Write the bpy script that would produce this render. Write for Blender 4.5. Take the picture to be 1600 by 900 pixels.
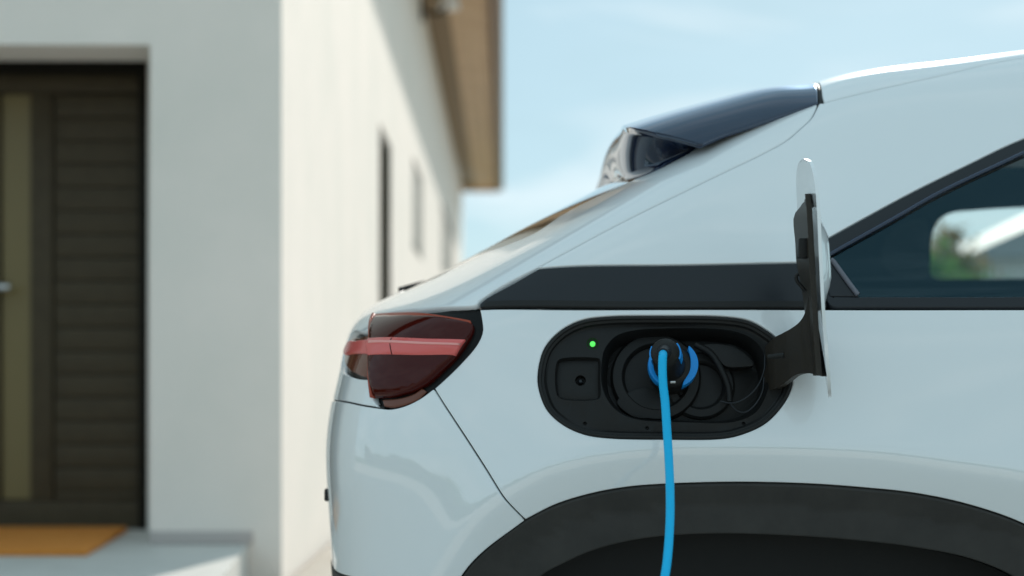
import bpy, bmesh, math, random
import numpy as np
from mathutils import Vector, Matrix
from mathutils.geometry import delaunay_2d_cdt
random.seed(7); np.random.seed(7)
for o in list(bpy.data.objects): bpy.data.objects.remove(o)
scene = bpy.context.scene
COL = scene.collection

# ------------------------------------------------------------------ camera
F = 2222.2; ZC = .90; HY = 600.          # focal length in photo pixels, eye height, horizon row
cam_d = bpy.data.cameras.new('camera'); cam = bpy.data.objects.new('camera', cam_d); COL.objects.link(cam)
cam.location = (0, 0, ZC); cam.rotation_euler = (math.radians(90), 0, 0)
cam_d.lens = 50; cam_d.sensor_width = 36; cam_d.shift_y = (HY-450)/1600
cam_d.clip_start = .05; cam_d.clip_end = 2000
cam_d.dof.use_dof = True; cam_d.dof.focus_distance = 2.40; cam_d.dof.aperture_fstop = 1.9
scene.camera = cam

# ------------------------------------------------------------------ sky, sun, exposure
SUN_AZ, SUN_EL = math.radians(15.5), math.radians(27)
world = bpy.data.worlds.new('World'); scene.world = world; world.use_nodes = True
nt = world.node_tree; nt.nodes.clear()
N = nt.nodes.new; L = nt.links.new
out = N('ShaderNodeOutputWorld'); bg = N('ShaderNodeBackground'); sky = N('ShaderNodeTexSky')
sky.sky_type = 'NISHITA'; sky.sun_disc = False; sky.sun_elevation = SUN_EL; sky.sun_rotation = SUN_AZ
sky.air_density = 1.0; sky.dust_density = .3; sky.ozone_density = 3.0; sky.altitude = 0
tc = N('ShaderNodeTexCoord'); mp = N('ShaderNodeMapping'); mp.inputs['Scale'].default_value = (1.2, 1.6, 5.0); mp.inputs['Rotation'].default_value = (0.1, .25, .6)
nz = N('ShaderNodeTexNoise'); nz.inputs['Scale'].default_value = 1.7; nz.inputs['Detail'].default_value = 7; nz.inputs['Roughness'].default_value = .58; nz.inputs['Distortion'].default_value = .6
cr = N('ShaderNodeValToRGB'); cr.color_ramp.elements[0].position = .47; cr.color_ramp.elements[1].position = .80
cr.color_ramp.elements[0].color = (.92, .92, .92, 1); cr.color_ramp.elements[1].color = (.95, .95, .95, 1)
mx = N('ShaderNodeMix'); mx.data_type = 'RGBA'; mx.inputs['B'].default_value = (1.36, 1.95, 2.12, 1)
L(tc.outputs['Generated'], mp.inputs['Vector']); L(mp.outputs['Vector'], nz.inputs['Vector']); L(nz.outputs['Fac'], cr.inputs['Fac'])
L(cr.outputs['Color'], mx.inputs['Factor']); L(sky.outputs['Color'], mx.inputs['A']); nz2 = N('ShaderNodeTexNoise'); nz2.inputs['Scale'].default_value = 2.6; nz2.inputs['Detail'].default_value = 8; nz2.inputs['Roughness'].default_value = .55; nz2.inputs['Distortion'].default_value = 1.1
cr2 = N('ShaderNodeValToRGB'); cr2.color_ramp.elements[0].position = .46; cr2.color_ramp.elements[1].position = .74; cr2.color_ramp.elements[1].color = (.62, .62, .62, 1)
mx2 = N('ShaderNodeMix'); mx2.data_type = 'RGBA'; mx2.inputs['B'].default_value = (3.2, 3.45, 3.55, 1)
L(mp.outputs['Vector'], nz2.inputs['Vector']); L(nz2.outputs['Fac'], cr2.inputs['Fac']); L(cr2.outputs['Color'], mx2.inputs['Factor'])
L(mx.outputs['Result'], mx2.inputs['A']); L(mx2.outputs['Result'], bg.inputs['Color'])
bg.inputs['Strength'].default_value = .15; L(bg.outputs['Background'], out.inputs['Surface'])
sun_d = bpy.data.lights.new('sun', 'SUN'); sun = bpy.data.objects.new('sun', sun_d); COL.objects.link(sun)
sun_d.energy = 2.0; sun_d.angle = math.radians(1.2); sun_d.color = (1.0, .94, .85)
sv = Vector((math.sin(SUN_AZ)*math.cos(SUN_EL), math.cos(SUN_AZ)*math.cos(SUN_EL), math.sin(SUN_EL)))
sun.rotation_euler = sv.to_track_quat('Z', 'Y').to_euler()
scene.view_settings.view_transform = 'Standard'; scene.view_settings.look = 'None'
scene.view_settings.exposure = 1.10; scene.view_settings.gamma = 1.0

# ------------------------------------------------------------------ materials
MATS = {}
def mat(name, col, rough=.5, metal=0, coat=0, coat_r=.03, spec=.5, bump=None, var=None, trans=0, ior=1.45, emit=None, alpha=None):
    if name in MATS: return MATS[name]
    m = bpy.data.materials.new(name); m.use_nodes = True; t = m.node_tree; b = t.nodes['Principled BSDF']
    b.inputs['Base Color'].default_value = (*col, 1); b.inputs['Roughness'].default_value = rough; b.inputs['Metallic'].default_value = metal
    b.inputs['Coat Weight'].default_value = coat; b.inputs['Coat Roughness'].default_value = coat_r
    b.inputs['Specular IOR Level'].default_value = spec; b.inputs['Transmission Weight'].default_value = trans; b.inputs['IOR'].default_value = ior
    if emit: b.inputs['Emission Color'].default_value = (*emit[0], 1); b.inputs['Emission Strength'].default_value = emit[1]
    if var or bump:
        c = t.nodes.new('ShaderNodeTexCoord')
    if var:   # (scale, amount, second colour)
        n = t.nodes.new('ShaderNodeTexNoise'); n.inputs['Scale'].default_value = var[0]; n.inputs['Detail'].default_value = 6; n.inputs['Roughness'].default_value = .62
        r = t.nodes.new('ShaderNodeValToRGB'); r.color_ramp.elements[0].position = .35; r.color_ramp.elements[1].position = .68
        r.color_ramp.elements[0].color = (*col, 1); r.color_ramp.elements[1].color = (*var[1], 1)
        t.links.new(c.outputs['Object'], n.inputs['Vector']); t.links.new(n.outputs['Fac'], r.inputs['Fac']); t.links.new(r.outputs['Color'], b.inputs['Base Color'])
    if bump:  # (scale, strength, distance)
        n2 = t.nodes.new('ShaderNodeTexNoise'); n2.inputs['Scale'].default_value = bump[0]; n2.inputs['Detail'].default_value = 5
        bp = t.nodes.new('ShaderNodeBump'); bp.inputs['Strength'].default_value = bump[1]; bp.inputs['Distance'].default_value = bump[2]
        t.links.new(c.outputs['Object'], n2.inputs['Vector']); t.links.new(n2.outputs['Fac'], bp.inputs['Height']); t.links.new(bp.outputs['Normal'], b.inputs['Normal'])
    MATS[name] = m; return m
def set_in(m, **k):
    for a, v in k.items(): m.node_tree.nodes['Principled BSDF'].inputs[a.replace('_', ' ')].default_value = v
    return m
def thin_glass(name, tint, reflect_rough=0.0):
    m = bpy.data.materials.new(name); m.use_nodes = True; t = m.node_tree; t.nodes.clear()
    o = t.nodes.new('ShaderNodeOutputMaterial'); mi = t.nodes.new('ShaderNodeMixShader'); tr = t.nodes.new('ShaderNodeBsdfTransparent'); gl = t.nodes.new('ShaderNodeBsdfGlossy')
    lw = t.nodes.new('ShaderNodeLayerWeight'); lw.inputs[0].default_value = .5
    pw = t.nodes.new('ShaderNodeMath'); pw.operation = 'POWER'; pw.inputs[1].default_value = 4.5
    fr = t.nodes.new('ShaderNodeMath'); fr.operation = 'MULTIPLY_ADD'; fr.inputs[1].default_value = .93; fr.inputs[2].default_value = .055
    t.links.new(lw.outputs['Facing'], pw.inputs[0]); t.links.new(pw.outputs[0], fr.inputs[0])
    tr.inputs['Color'].default_value = (*tint, 1); gl.inputs['Roughness'].default_value = reflect_rough; gl.inputs['Color'].default_value = (.42, .80, 1, 1)
    t.links.new(fr.outputs[0], mi.inputs[0]); t.links.new(tr.outputs[0], mi.inputs[1]); t.links.new(gl.outputs[0], mi.inputs[2]); t.links.new(mi.outputs[0], o.inputs['Surface'])
    MATS[name] = m; return m
PAINT = set_in(mat('car_paint_white', (.86, .88, .90), rough=.36, coat=1.0, coat_r=.015, spec=.5), Coat_IOR=1.85)
GLOSSB = mat('gloss_black', (.006, .012, .030), rough=.22, coat=1.0, coat_r=.02)
set_in(GLOSSB, Coat_Tint=(.55, .74, 1, 1))  # blue of the reflected sky is put into base colour and coat tint
SATIN = mat('satin_black_trim', (.015, .018, .023), rough=.32, spec=.42)
PLAST = mat('grained_black_plastic', (.011, .011, .011), rough=.5, spec=.36, bump=(900, .12, .001))
CLAD = mat('grained_cladding', (.034, .032, .030), rough=.62, spec=.35, bump=(1400, .25, .001), var=(14, (.046, .043, .040)))
DARK = mat('dark_interior', (.012, .012, .013), rough=.7)
RUBBER = mat('rubber', (.008, .008, .008), rough=.6)
TRIMI = mat('interior_trim', (.009, .009, .009), rough=.75, bump=(500, .2, .001))
SEAT = mat('seat_fabric', (.05, .05, .052), rough=.9, bump=(700, .4, .001))
METAL = mat('brushed_metal', (.6, .6, .6), rough=.3, metal=1)
TINT = thin_glass('privacy_glass', (.88, .93, .92))
CLEARG = thin_glass('clear_window_glass', (.55, .62, .62))
REARG = mat('rear_screen_glass', (.006, .008, .009), rough=.03, coat=1, coat_r=.0)
HOUS = mat('lamp_housing', (.006, .006, .006), rough=.25, spec=.22)
RED = mat('red_lens', (.055, .004, .0025), rough=.07, spec=.32)
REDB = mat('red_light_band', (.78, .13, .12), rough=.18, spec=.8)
REDE = mat('red_lens_edge', (.36, .05, .018), rough=.3)
LENSBR = mat('brown_reflection_lens', (.16, .05, .028), rough=.08, spec=.6)  # reddish lens with brown reflections put into its colour
BLUE = mat('blue_cable_rubber', (.001, .50, .92), rough=.42, spec=.4)
BLUE2 = mat('blue_plug_plastic', (.004, .30, .85), rough=.35)
GREENL = mat('green_status_lamp', (.05, .8, .1), rough=.3, emit=((.12, .80, .12), .45))
WALL = mat('white_render', (.89, .81, .75), rough=.9, bump=(160, .35, .004), var=(1.1, (.80, .75, .69)))
STONE = mat('pale_step_stone', (.58, .57, .54), rough=.7, var=(5, (.66, .65, .62)), bump=(80, .2, .002))
WOOD = mat('brown_soffit_wood', (.42, .26, .13), rough=.4, var=(2.5, (.54, .36, .20)))
COPPER = mat('brown_gutter', (.14, .07, .035), rough=.35, spec=.5)
TILE = mat('roof_tile', (.20, .09, .06), rough=.8, var=(3, (.26, .12, .08)))
DOORM = mat('dark_brown_door', (.064, .048, .028), rough=.5, spec=.25, var=(14, (.076, .058, .034)))
DOORF = mat('dark_door_frame', (.015, .013, .010), rough=.6, spec=.1)
DOORG = mat('amber_door_glass', (.20, .15, .06), rough=.35, spec=.5)
WOODSH = mat('soffit_painted_shade', (.17, .105, .04), rough=.5)  # soffit wood darkened to paint in the shade beside the wall
MATM = mat('coir_doormat', (.70, .25, .04), rough=.95, bump=(260, .8, .006), var=(40, (.80, .31, .06)))
PAVE = mat('paving', (.53, .48, .42), rough=.9, var=(2.2, (.60, .55, .49)), bump=(40, .5, .006))
GRASS = mat('lawn_grass', (.045, .09, .02), rough=.95, var=(4, (.08, .13, .03)))
LEAF1 = mat('green_leaf', (.06, .14, .022), rough=.6, var=(1.2, (.11, .18, .03)))
LEAF2 = mat('ochre_leaf', (.28, .17, .05), rough=.6, var=(1.2, (.20, .16, .05)))
def leafy(m):
    t = m.node_tree; b = t.nodes['Principled BSDF']; o = t.nodes['Material Output']; tr = t.nodes.new('ShaderNodeBsdfTranslucent'); mi = t.nodes.new('ShaderNodeMixShader'); mi.inputs[0].default_value = .4
    l = b.inputs['Base Color'].links[0].from_socket; t.links.new(l, tr.inputs['Color']); t.links.new(b.outputs[0], mi.inputs[1]); t.links.new(tr.outputs[0], mi.inputs[2]); t.links.new(mi.outputs[0], o.inputs['Surface'])
SHRUBL = mat('shrub_leaf', (.09, .20, .035), rough=.6, var=(1.5, (.14, .25, .05)))
for m_ in (LEAF1, LEAF2, SHRUBL): leafy(m_)
BARK = mat('bark', (.10, .075, .05), rough=.95, var=(8, (.15, .11, .08)))
WGLASS = mat('house_window_glass', (.028, .026, .018), rough=.8, spec=.0)
SHUT = mat('grey_shutter', (.24, .23, .20), rough=.6)

# ------------------------------------------------------------------ object helpers
def link(name, me, material=None, parent=None):
    o = bpy.data.objects.new(name, me); COL.objects.link(o)
    if material is not None and me is not None: me.materials.append(material)
    if parent is not None: o.parent = parent
    return o
def tag(o, label=None, cat=None, group=None, kind=None):
    if label: o['label'] = label
    if cat: o['category'] = cat
    if group: o['group'] = group
    if kind: o['kind'] = kind
    return o
def empty(name, loc=(0, 0, 0), rz=0):
    o = bpy.data.objects.new(name, None); COL.objects.link(o); o.location = loc; o.rotation_euler = (0, 0, rz); o.empty_display_size = .1; return o
def raw(name, V, Fc, material, parent=None, smooth=True, normals=None, angle=None):
    me = bpy.data.meshes.new(name); me.from_pydata([tuple(map(float, v)) for v in V], [], [tuple(map(int, f)) for f in Fc]); me.update()
    if smooth:
        me.polygons.foreach_set('use_smooth', [True]*len(me.polygons))
        if angle: me.set_sharp_from_angle(angle=math.radians(angle))
    if normals is not None:
        me.normals_split_custom_set_from_vertices([tuple(map(float, n)) for n in normals])
    return link(name, me, material, parent)
def bmo(name, bm, material, parent=None, bevel=0, seg=2, smooth=True, angle=35):
    if bevel:
        es = [e for e in bm.edges if len(e.link_faces) == 2 and e.calc_face_angle(0) > .5]
        bmesh.ops.bevel(bm, geom=es, offset=bevel, segments=seg, affect='EDGES', profile=.6, clamp_overlap=True)
    bmesh.ops.recalc_face_normals(bm, faces=bm.faces)
    me = bpy.data.meshes.new(name); bm.to_mesh(me); bm.free()
    if smooth:
        me.polygons.foreach_set('use_smooth', [True]*len(me.polygons)); me.set_sharp_from_angle(angle=math.radians(angle))
    return link(name, me, material, parent)
def box(name, lo, hi, material, parent=None, bevel=0, seg=2):
    bm = bmesh.new(); bmesh.ops.create_cube(bm, size=1)
    for v in bm.verts: v.co = Vector([lo[i]+(v.co[i]+.5)*(hi[i]-lo[i]) for i in range(3)])
    return bmo(name, bm, material, parent, bevel, seg)
def catmull(pts, n=10, closed=False):
    P_ = np.array(pts, float); out_ = []
    m = len(P_)
    if m == 2: return np.array([P_[0]+(P_[1]-P_[0])*t for t in np.linspace(0, 1, n+1)])
    for i in range(m if closed else m-1):
        if closed: p0, p1, p2, p3 = P_[(i-1) % m], P_[i], P_[(i+1) % m], P_[(i+2) % m]
        else: p0, p1, p2, p3 = P_[i-1] if i else 2*P_[0]-P_[1], P_[i], P_[i+1], P_[i+2] if i+2 < m else 2*P_[-1]-P_[-2]
        d1 = max(np.linalg.norm(p1-p0), 1e-9)**.5; d2 = max(np.linalg.norm(p2-p1), 1e-9)**.5; d3 = max(np.linalg.norm(p3-p2), 1e-9)**.5
        m1 = (p1-p0)/d1-(p2-p0)/(d1+d2)+(p2-p1)/d2; m2 = (p2-p1)/d2-(p3-p1)/(d2+d3)+(p3-p2)/d3
        m1 *= d2; m2 *= d2
        for t in np.linspace(0, 1, n, endpoint=False):
            out_.append((2*t**3-3*t*t+1)*p1+(t**3-2*t*t+t)*m1+(-2*t**3+3*t*t)*p2+(t**3-t*t)*m2)
    if not closed: out_.append(P_[-1])
    return np.array(out_)
def tube(name, pts, rad, material, parent=None, n=16, caps=True):
    P_ = np.array(pts, float); m = len(P_); R_ = np.full(m, rad) if np.isscalar(rad) else np.array(rad, float)
    V, Fc = [], []; T = np.gradient(P_, axis=0); T /= np.linalg.norm(T, axis=1)[:, None]
    a = np.array([1, 0, 0]) if abs(T[0][0]) < .8 else np.array([0, 0, 1]); u = a-T[0]*a.dot(T[0]); u /= np.linalg.norm(u)
    for i in range(m):
        u = u-T[i]*u.dot(T[i]); u /= np.linalg.norm(u); w = np.cross(T[i], u)
        for k in range(n):
            an = 2*math.pi*k/n; V.append(P_[i]+R_[i]*(math.cos(an)*u+math.sin(an)*w))
    for i in range(m-1):
        for k in range(n): Fc.append((i*n+k, i*n+(k+1) % n, (i+1)*n+(k+1) % n, (i+1)*n+k))
    if caps: Fc += [tuple(range(n))[::-1], tuple((m-1)*n+k for k in range(n))]
    return raw(name, V, Fc, material, parent, angle=50)
def lathe(name, prof, origin, axis, material, parent=None, n=32):
    ax = Vector(axis).normalized(); u = ax.orthogonal().normalized(); w = ax.cross(u); V, Fc = [], []
    for (r, d) in prof:
        for k in range(n):
            a = 2*math.pi*k/n; V.append(Vector(origin)+ax*d+(u*math.cos(a)+w*math.sin(a))*r)
    for i in range(len(prof)-1):
        for k in range(n): Fc.append((i*n+k, i*n+(k+1) % n, (i+1)*n+(k+1) % n, (i+1)*n+k))
    Fc += [tuple(range(n))[::-1], tuple((len(prof)-1)*n+k for k in range(n))]
    return raw(name, V, Fc, material, parent, angle=40)

# ------------------------------------------------------------------ the car's skin: one implicit surface, cut into panels
YC = 3.32                                    # car centreline
class Spl:
    def __init__(s, x, y):
        x = np.array(x, float); y = np.array(y, float); n = len(x); h = np.diff(x); A = np.eye(n); b = np.zeros(n)
        for i in range(1, n-1):
            A[i, i-1] = h[i-1]; A[i, i] = 2*(h[i-1]+h[i]); A[i, i+1] = h[i]; b[i] = 6*((y[i+1]-y[i])/h[i]-(y[i]-y[i-1])/h[i-1])
        s.x = x; s.y = y; s.h = h; s.M = np.linalg.solve(A, b)
    def __call__(s, q):
        q = np.asarray(q, float); lo, hi = s.x[0], s.x[-1]; qc = np.clip(q, lo, hi)
        i = np.clip(np.searchsorted(s.x, qc)-1, 0, len(s.h)-1); h = s.h[i]; a = (s.x[i+1]-qc)/h; b = (qc-s.x[i])/h
        v = a*s.y[i]+b*s.y[i+1]+((a**3-a)*s.M[i]+(b**3-b)*s.M[i+1])*h*h/6
        d0 = (s.y[1]-s.y[0])/s.h[0]-s.h[0]*s.M[1]/6; dn = (s.y[-1]-s.y[-2])/s.h[-1]+s.h[-1]*s.M[-2]/6
        return v+np.minimum(q-lo, 0)*d0+np.maximum(q-hi, 0)*dn
def smax(a, b, k):
    d = np.maximum(k-np.abs(a-b), 0)/k
    return np.maximum(a, b)+d*d*d*k/6
WS = Spl([.15, .35, .55, .70, .79, .90, 1.03, 1.10, 1.20, 1.35, 1.5, 1.65], [.80, .868, .893, .898, .896, .883, .855, .828, .778, .690, .590, .475])
TS = Spl([-.55, -.40, -.28, -.15, .0, .2, .4, .62, .85, 1.15, 1.6, 2.05, 2.75, 3.3, 3.9],
         [.854, 1.0212, 1.0939, 1.1584, 1.2386, 1.3451, 1.4505, 1.5519, 1.5902, 1.6269, 1.635, 1.585, 1.13, 1.02, .86])
RS = Spl([.2, .45, .58, .68, .78, .88, .97, 1.06], [-.30, -.3837, -.3966, -.4035, -.4059, -.3917, -.373, -.3677])
def px_at(px, py, Y): return np.array([(px-800)/F*Y, Y, ZC+(HY-py)/F*Y])
CREASE = np.array([px_at(a, b, 2.425)[[0, 2]] for a, b in catmull([(560, 1180), (600, 1060), (650, 960), (693, 893), (727, 837), (757, 803), (797, 770), (847, 740), (900, 722), (953, 711), (1037, 702), (1150, 700), (1262, 702), (1375, 709.5), (1487, 725), (1600, 744), (1700, 775), (1780, 830), (1850, 920), (1890, 1060), (1900, 1180)], 5)])
def crease_sd(x, z):
    shp = np.shape(x); q = np.stack([np.ravel(x), np.ravel(z)], -1); A = CREASE[:-1]; B = CREASE[1:]; AB = B-A
    res = np.empty(len(q))
    for s in range(0, len(q), 4000):
        c = q[s:s+4000]; t = np.clip(((c[:, None]-A)*AB).sum(-1)/(AB*AB).sum(-1), 0, 1)
        D = c[:, None]-(A+AB*t[..., None]); d2 = (D*D).sum(-1); j = d2.argmin(1); r = np.arange(len(c))
        cr_ = AB[j, 0]*D[r, j, 1]-AB[j, 1]*D[r, j, 0]
        res[s:s+4000] = np.sqrt(d2[r, j])*np.sign(cr_)
    return res.reshape(shp)
def flare(x, z):
    m = (x > -.45) & (x < 1.5) & (z < 1.05) & (z > .2)
    o = np.zeros(np.shape(x))
    if m.any():
        d = crease_sd(x[m], z[m]); s = .009                        # softened ridge
        up = s*np.logaddexp(0, d/s); dn = s*np.logaddexp(0, -d/s)
        fade = np.clip((1.05-z[m])/.18, 0, 1); fade = fade*fade*(3-2*fade)
        o[m] = fade*(.017*np.exp(-up/.085)-.30*np.minimum(dn, .10))
    return o
def BODY(p):
    x, y, z = p[..., 0], p[..., 1], p[..., 2]; h = np.abs(y-YC)
    w = WS(z)-.085*(np.maximum(.45-x, 0)/.85)**2.2-.10*(np.maximum(x-2.9, 0)/1.1)**2.2+flare(x, z)
    fs = h-w; ft = (z-(TS(x)-.20*h*h))*.9; fr = RS(z)+.16*h*h-x
    ff = x-(4.02-.25*h*h-.25*np.maximum(z-.6, 0)**2)
    return smax(smax(smax(fs, fr, .30), ft, .10), ff, .2)
def grad(p):
    g = np.zeros(p.shape); e = 4e-4
    for i in range(3):
        d = np.zeros(3); d[i] = e; g[..., i] = BODY(p+d)-BODY(p-d)
    n = np.linalg.norm(g, axis=-1, keepdims=True); return g/np.maximum(n, 1e-12)
def march(o, d, t0, t1, n=90, enter=True):
    """first crossing of the skin along o+t d; nearest approach when there is none"""
    o = np.broadcast_to(np.asarray(o, float), d.shape); ts = np.linspace(t0, t1, n)
    f = np.stack([BODY(o+d*t) for t in ts], 0); f = f if enter else -f
    neg = f < 0; idx = neg.argmax(0); miss = ~neg.any(0); idx = np.clip(idx, 1, n-1)
    lo = ts[idx-1].copy(); hi = ts[idx].copy()
    for _ in range(26):
        mid = (lo+hi)/2; v = BODY(o+d*mid[:, None]); v = v if enter else -v
        ins = v < 0; hi = np.where(ins, mid, hi); lo = np.where(ins, lo, mid)
    t = np.where(miss, ts[f.argmin(0)], hi)
    return o+d*t[:, None]
def bis(c, d, t0, t1):
    lo = np.full(len(d), t0); hi = np.full(len(d), t1); flo = BODY(c+d*t0); fhi = BODY(c+d*t1); sl = np.zeros(len(d))
    for i in range(24):
        if i < 6: mid = (lo+hi)/2
        else:
            mid = lo-flo*(hi-lo)/np.where(np.abs(fhi-flo) < 1e-12, 1e-12, fhi-flo); w = hi-lo; mid = np.clip(mid, lo+w*.002, hi-w*.002)
        v = BODY(c+d*mid[:, None]); ins = v < 0
        same = ins == (sl > 0)
        fhi = np.where(ins & (sl > 0), fhi*.5, fhi); flo = np.where(~ins & (sl < 0), flo*.5, flo)
        lo = np.where(ins, mid, lo); flo = np.where(ins, v, flo); hi = np.where(ins, hi, mid); fhi = np.where(ins, fhi, v); sl = np.where(ins, 1, -1)
        if i > 8 and np.abs(v).max() < 2e-7: break
    return c+d*mid[:, None]
HC = {}
def hits(pts):
    new = [q for q in dict.fromkeys((round(float(a), 3), round(float(b), 3)) for a, b in pts) if q not in HC]
    if new:
        d = np.array([[(a-800)/F, 1, (HY-b)/F] for a, b in new]); r = march((0, 0, ZC), d, 2.25, 3.6, 70)
        for q, v in zip(new, r): HC[q] = v
    return [HC[(round(float(a), 3), round(float(b), 3))] for a, b in pts]
def hit(px, py): return hits([(px, py)])[0]
def hit_old(px, py):
    d = np.array([[(px-800)/F, 1, (HY-py)/F]]); return march((0, 0, ZC), d, 2.2, 3.9, 140)[0]
def side_pt(x, z): return march(np.array([[x, 2.0, z]]), np.array([[0, 1., 0]]), 0, 1.3)[0]
def rear_pt(h, z): return march(np.array([[-1., YC-h, z]]), np.array([[1., 0, 0]]), 0, 2.5)[0]
def front_pt(h, z): return march(np.array([[5., YC-h, z]]), np.array([[-1., 0, 0]]), 0, 2.5)[0]
def top_pt(x, h): return march(np.array([[x, YC-h, 2.2]]), np.array([[0, 0, -1.]]), 0, 2.0)[0]
CR = np.array([.75, YC, .70]); CF = np.array([2.6, YC, .62]); CT = np.array([1.3, YC, .6])
class Cyl:
    def __init__(s, c): s.c = c
    def uv(s, p):
        d = p-s.c; return np.stack([np.arctan2(d[..., 0], -d[..., 1]), d[..., 2]/np.hypot(d[..., 0], d[..., 1])], -1)
    def pt(s, uv):
        d = np.stack([np.sin(uv[:, 0]), -np.cos(uv[:, 0]), uv[:, 1]], -1); return bis(s.c, d, .05, 3.2)
class Top:
    def __init__(s, c): s.c = c
    def uv(s, p):
        d = p-s.c; return d[..., :2]/d[..., 2:3]
    def pt(s, uv):
        d = np.concatenate([uv, np.ones((len(uv), 1))], 1); return bis(s.c, d, .02, 1.4)
def inside(poly, q):
    x, y = q[:, 0], q[:, 1]; r = np.zeros(len(q), bool); a = poly; b = np.roll(poly, -1, 0)
    for (x0, y0), (x1, y1) in zip(a, b):
        if y0 == y1: continue
        c = ((y0 > y) != (y1 > y)) & (x < (x1-x0)*(y-y0)/(y1-y0)+x0); r ^= c
    return r
def resample(P_, step):
    d = np.r_[0, np.cumsum(np.linalg.norm(np.diff(P_, axis=0), axis=1))]; n = max(2, int(round(d[-1]/step))+1); t = np.linspace(0, d[-1], n)
    return np.stack([np.interp(t, d, P_[:, i]) for i in range(3)], -1)
def outline(segs, step):
    pts, cen = [], []
    hits([p for s in segs for p in s if len(p) == 2])
    for s in segs:
        c3 = [np.asarray(hit(*p) if len(p) == 2 else p, float) for p in s]
        c = resample(catmull(c3, 12), step)
        isc = all(abs(p[1]-YC) < 1e-3 for p in c3)
        pts += list(c[:-1]); cen += [isc]*(len(c)-1)
    return np.array(pts), np.array(cen)          # cen[i]: the edge i -> i+1 runs along the centreline
def inset(uv, cen, g, prm):
    n = len(uv); nx = np.roll(uv, -1, 0); e = nx-uv; ln = np.linalg.norm(e, axis=1); e = e/np.maximum(ln, 1e-12)[:, None]
    area = .5*np.sum(uv[:, 0]*nx[:, 1]-nx[:, 0]*uv[:, 1]); sg = 1 if area > 0 else -1
    nr = np.stack([-e[:, 1], e[:, 0]], -1)*sg
    mid = (uv+nx)/2; p0 = prm.pt(mid); p1 = prm.pt(mid+nr*2e-3); sc = np.linalg.norm(p1-p0, axis=1)/2e-3
    dist = np.where(cen, 0, g/np.maximum(sc, .05)); out_ = uv.copy()
    for i in range(n):
        a, b = nr[i-1], nr[i]; da, db = dist[i-1], dist[i]; det = a[0]*b[1]-a[1]*b[0]
        if abs(det) < .12: out_[i] = uv[i]+(a*da+b*db)/2 if not (cen[i-1] ^ cen[i]) else uv[i]
        else:
            q = np.array([(da*b[1]-a[1]*db)/det, (a[0]*db-b[0]*da)/det]); l = np.linalg.norm(q); mxl = 2.5*max(da, db, 1e-9)
            out_[i] = uv[i]+q*min(1, mxl/max(l, 1e-12))
    return out_
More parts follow.
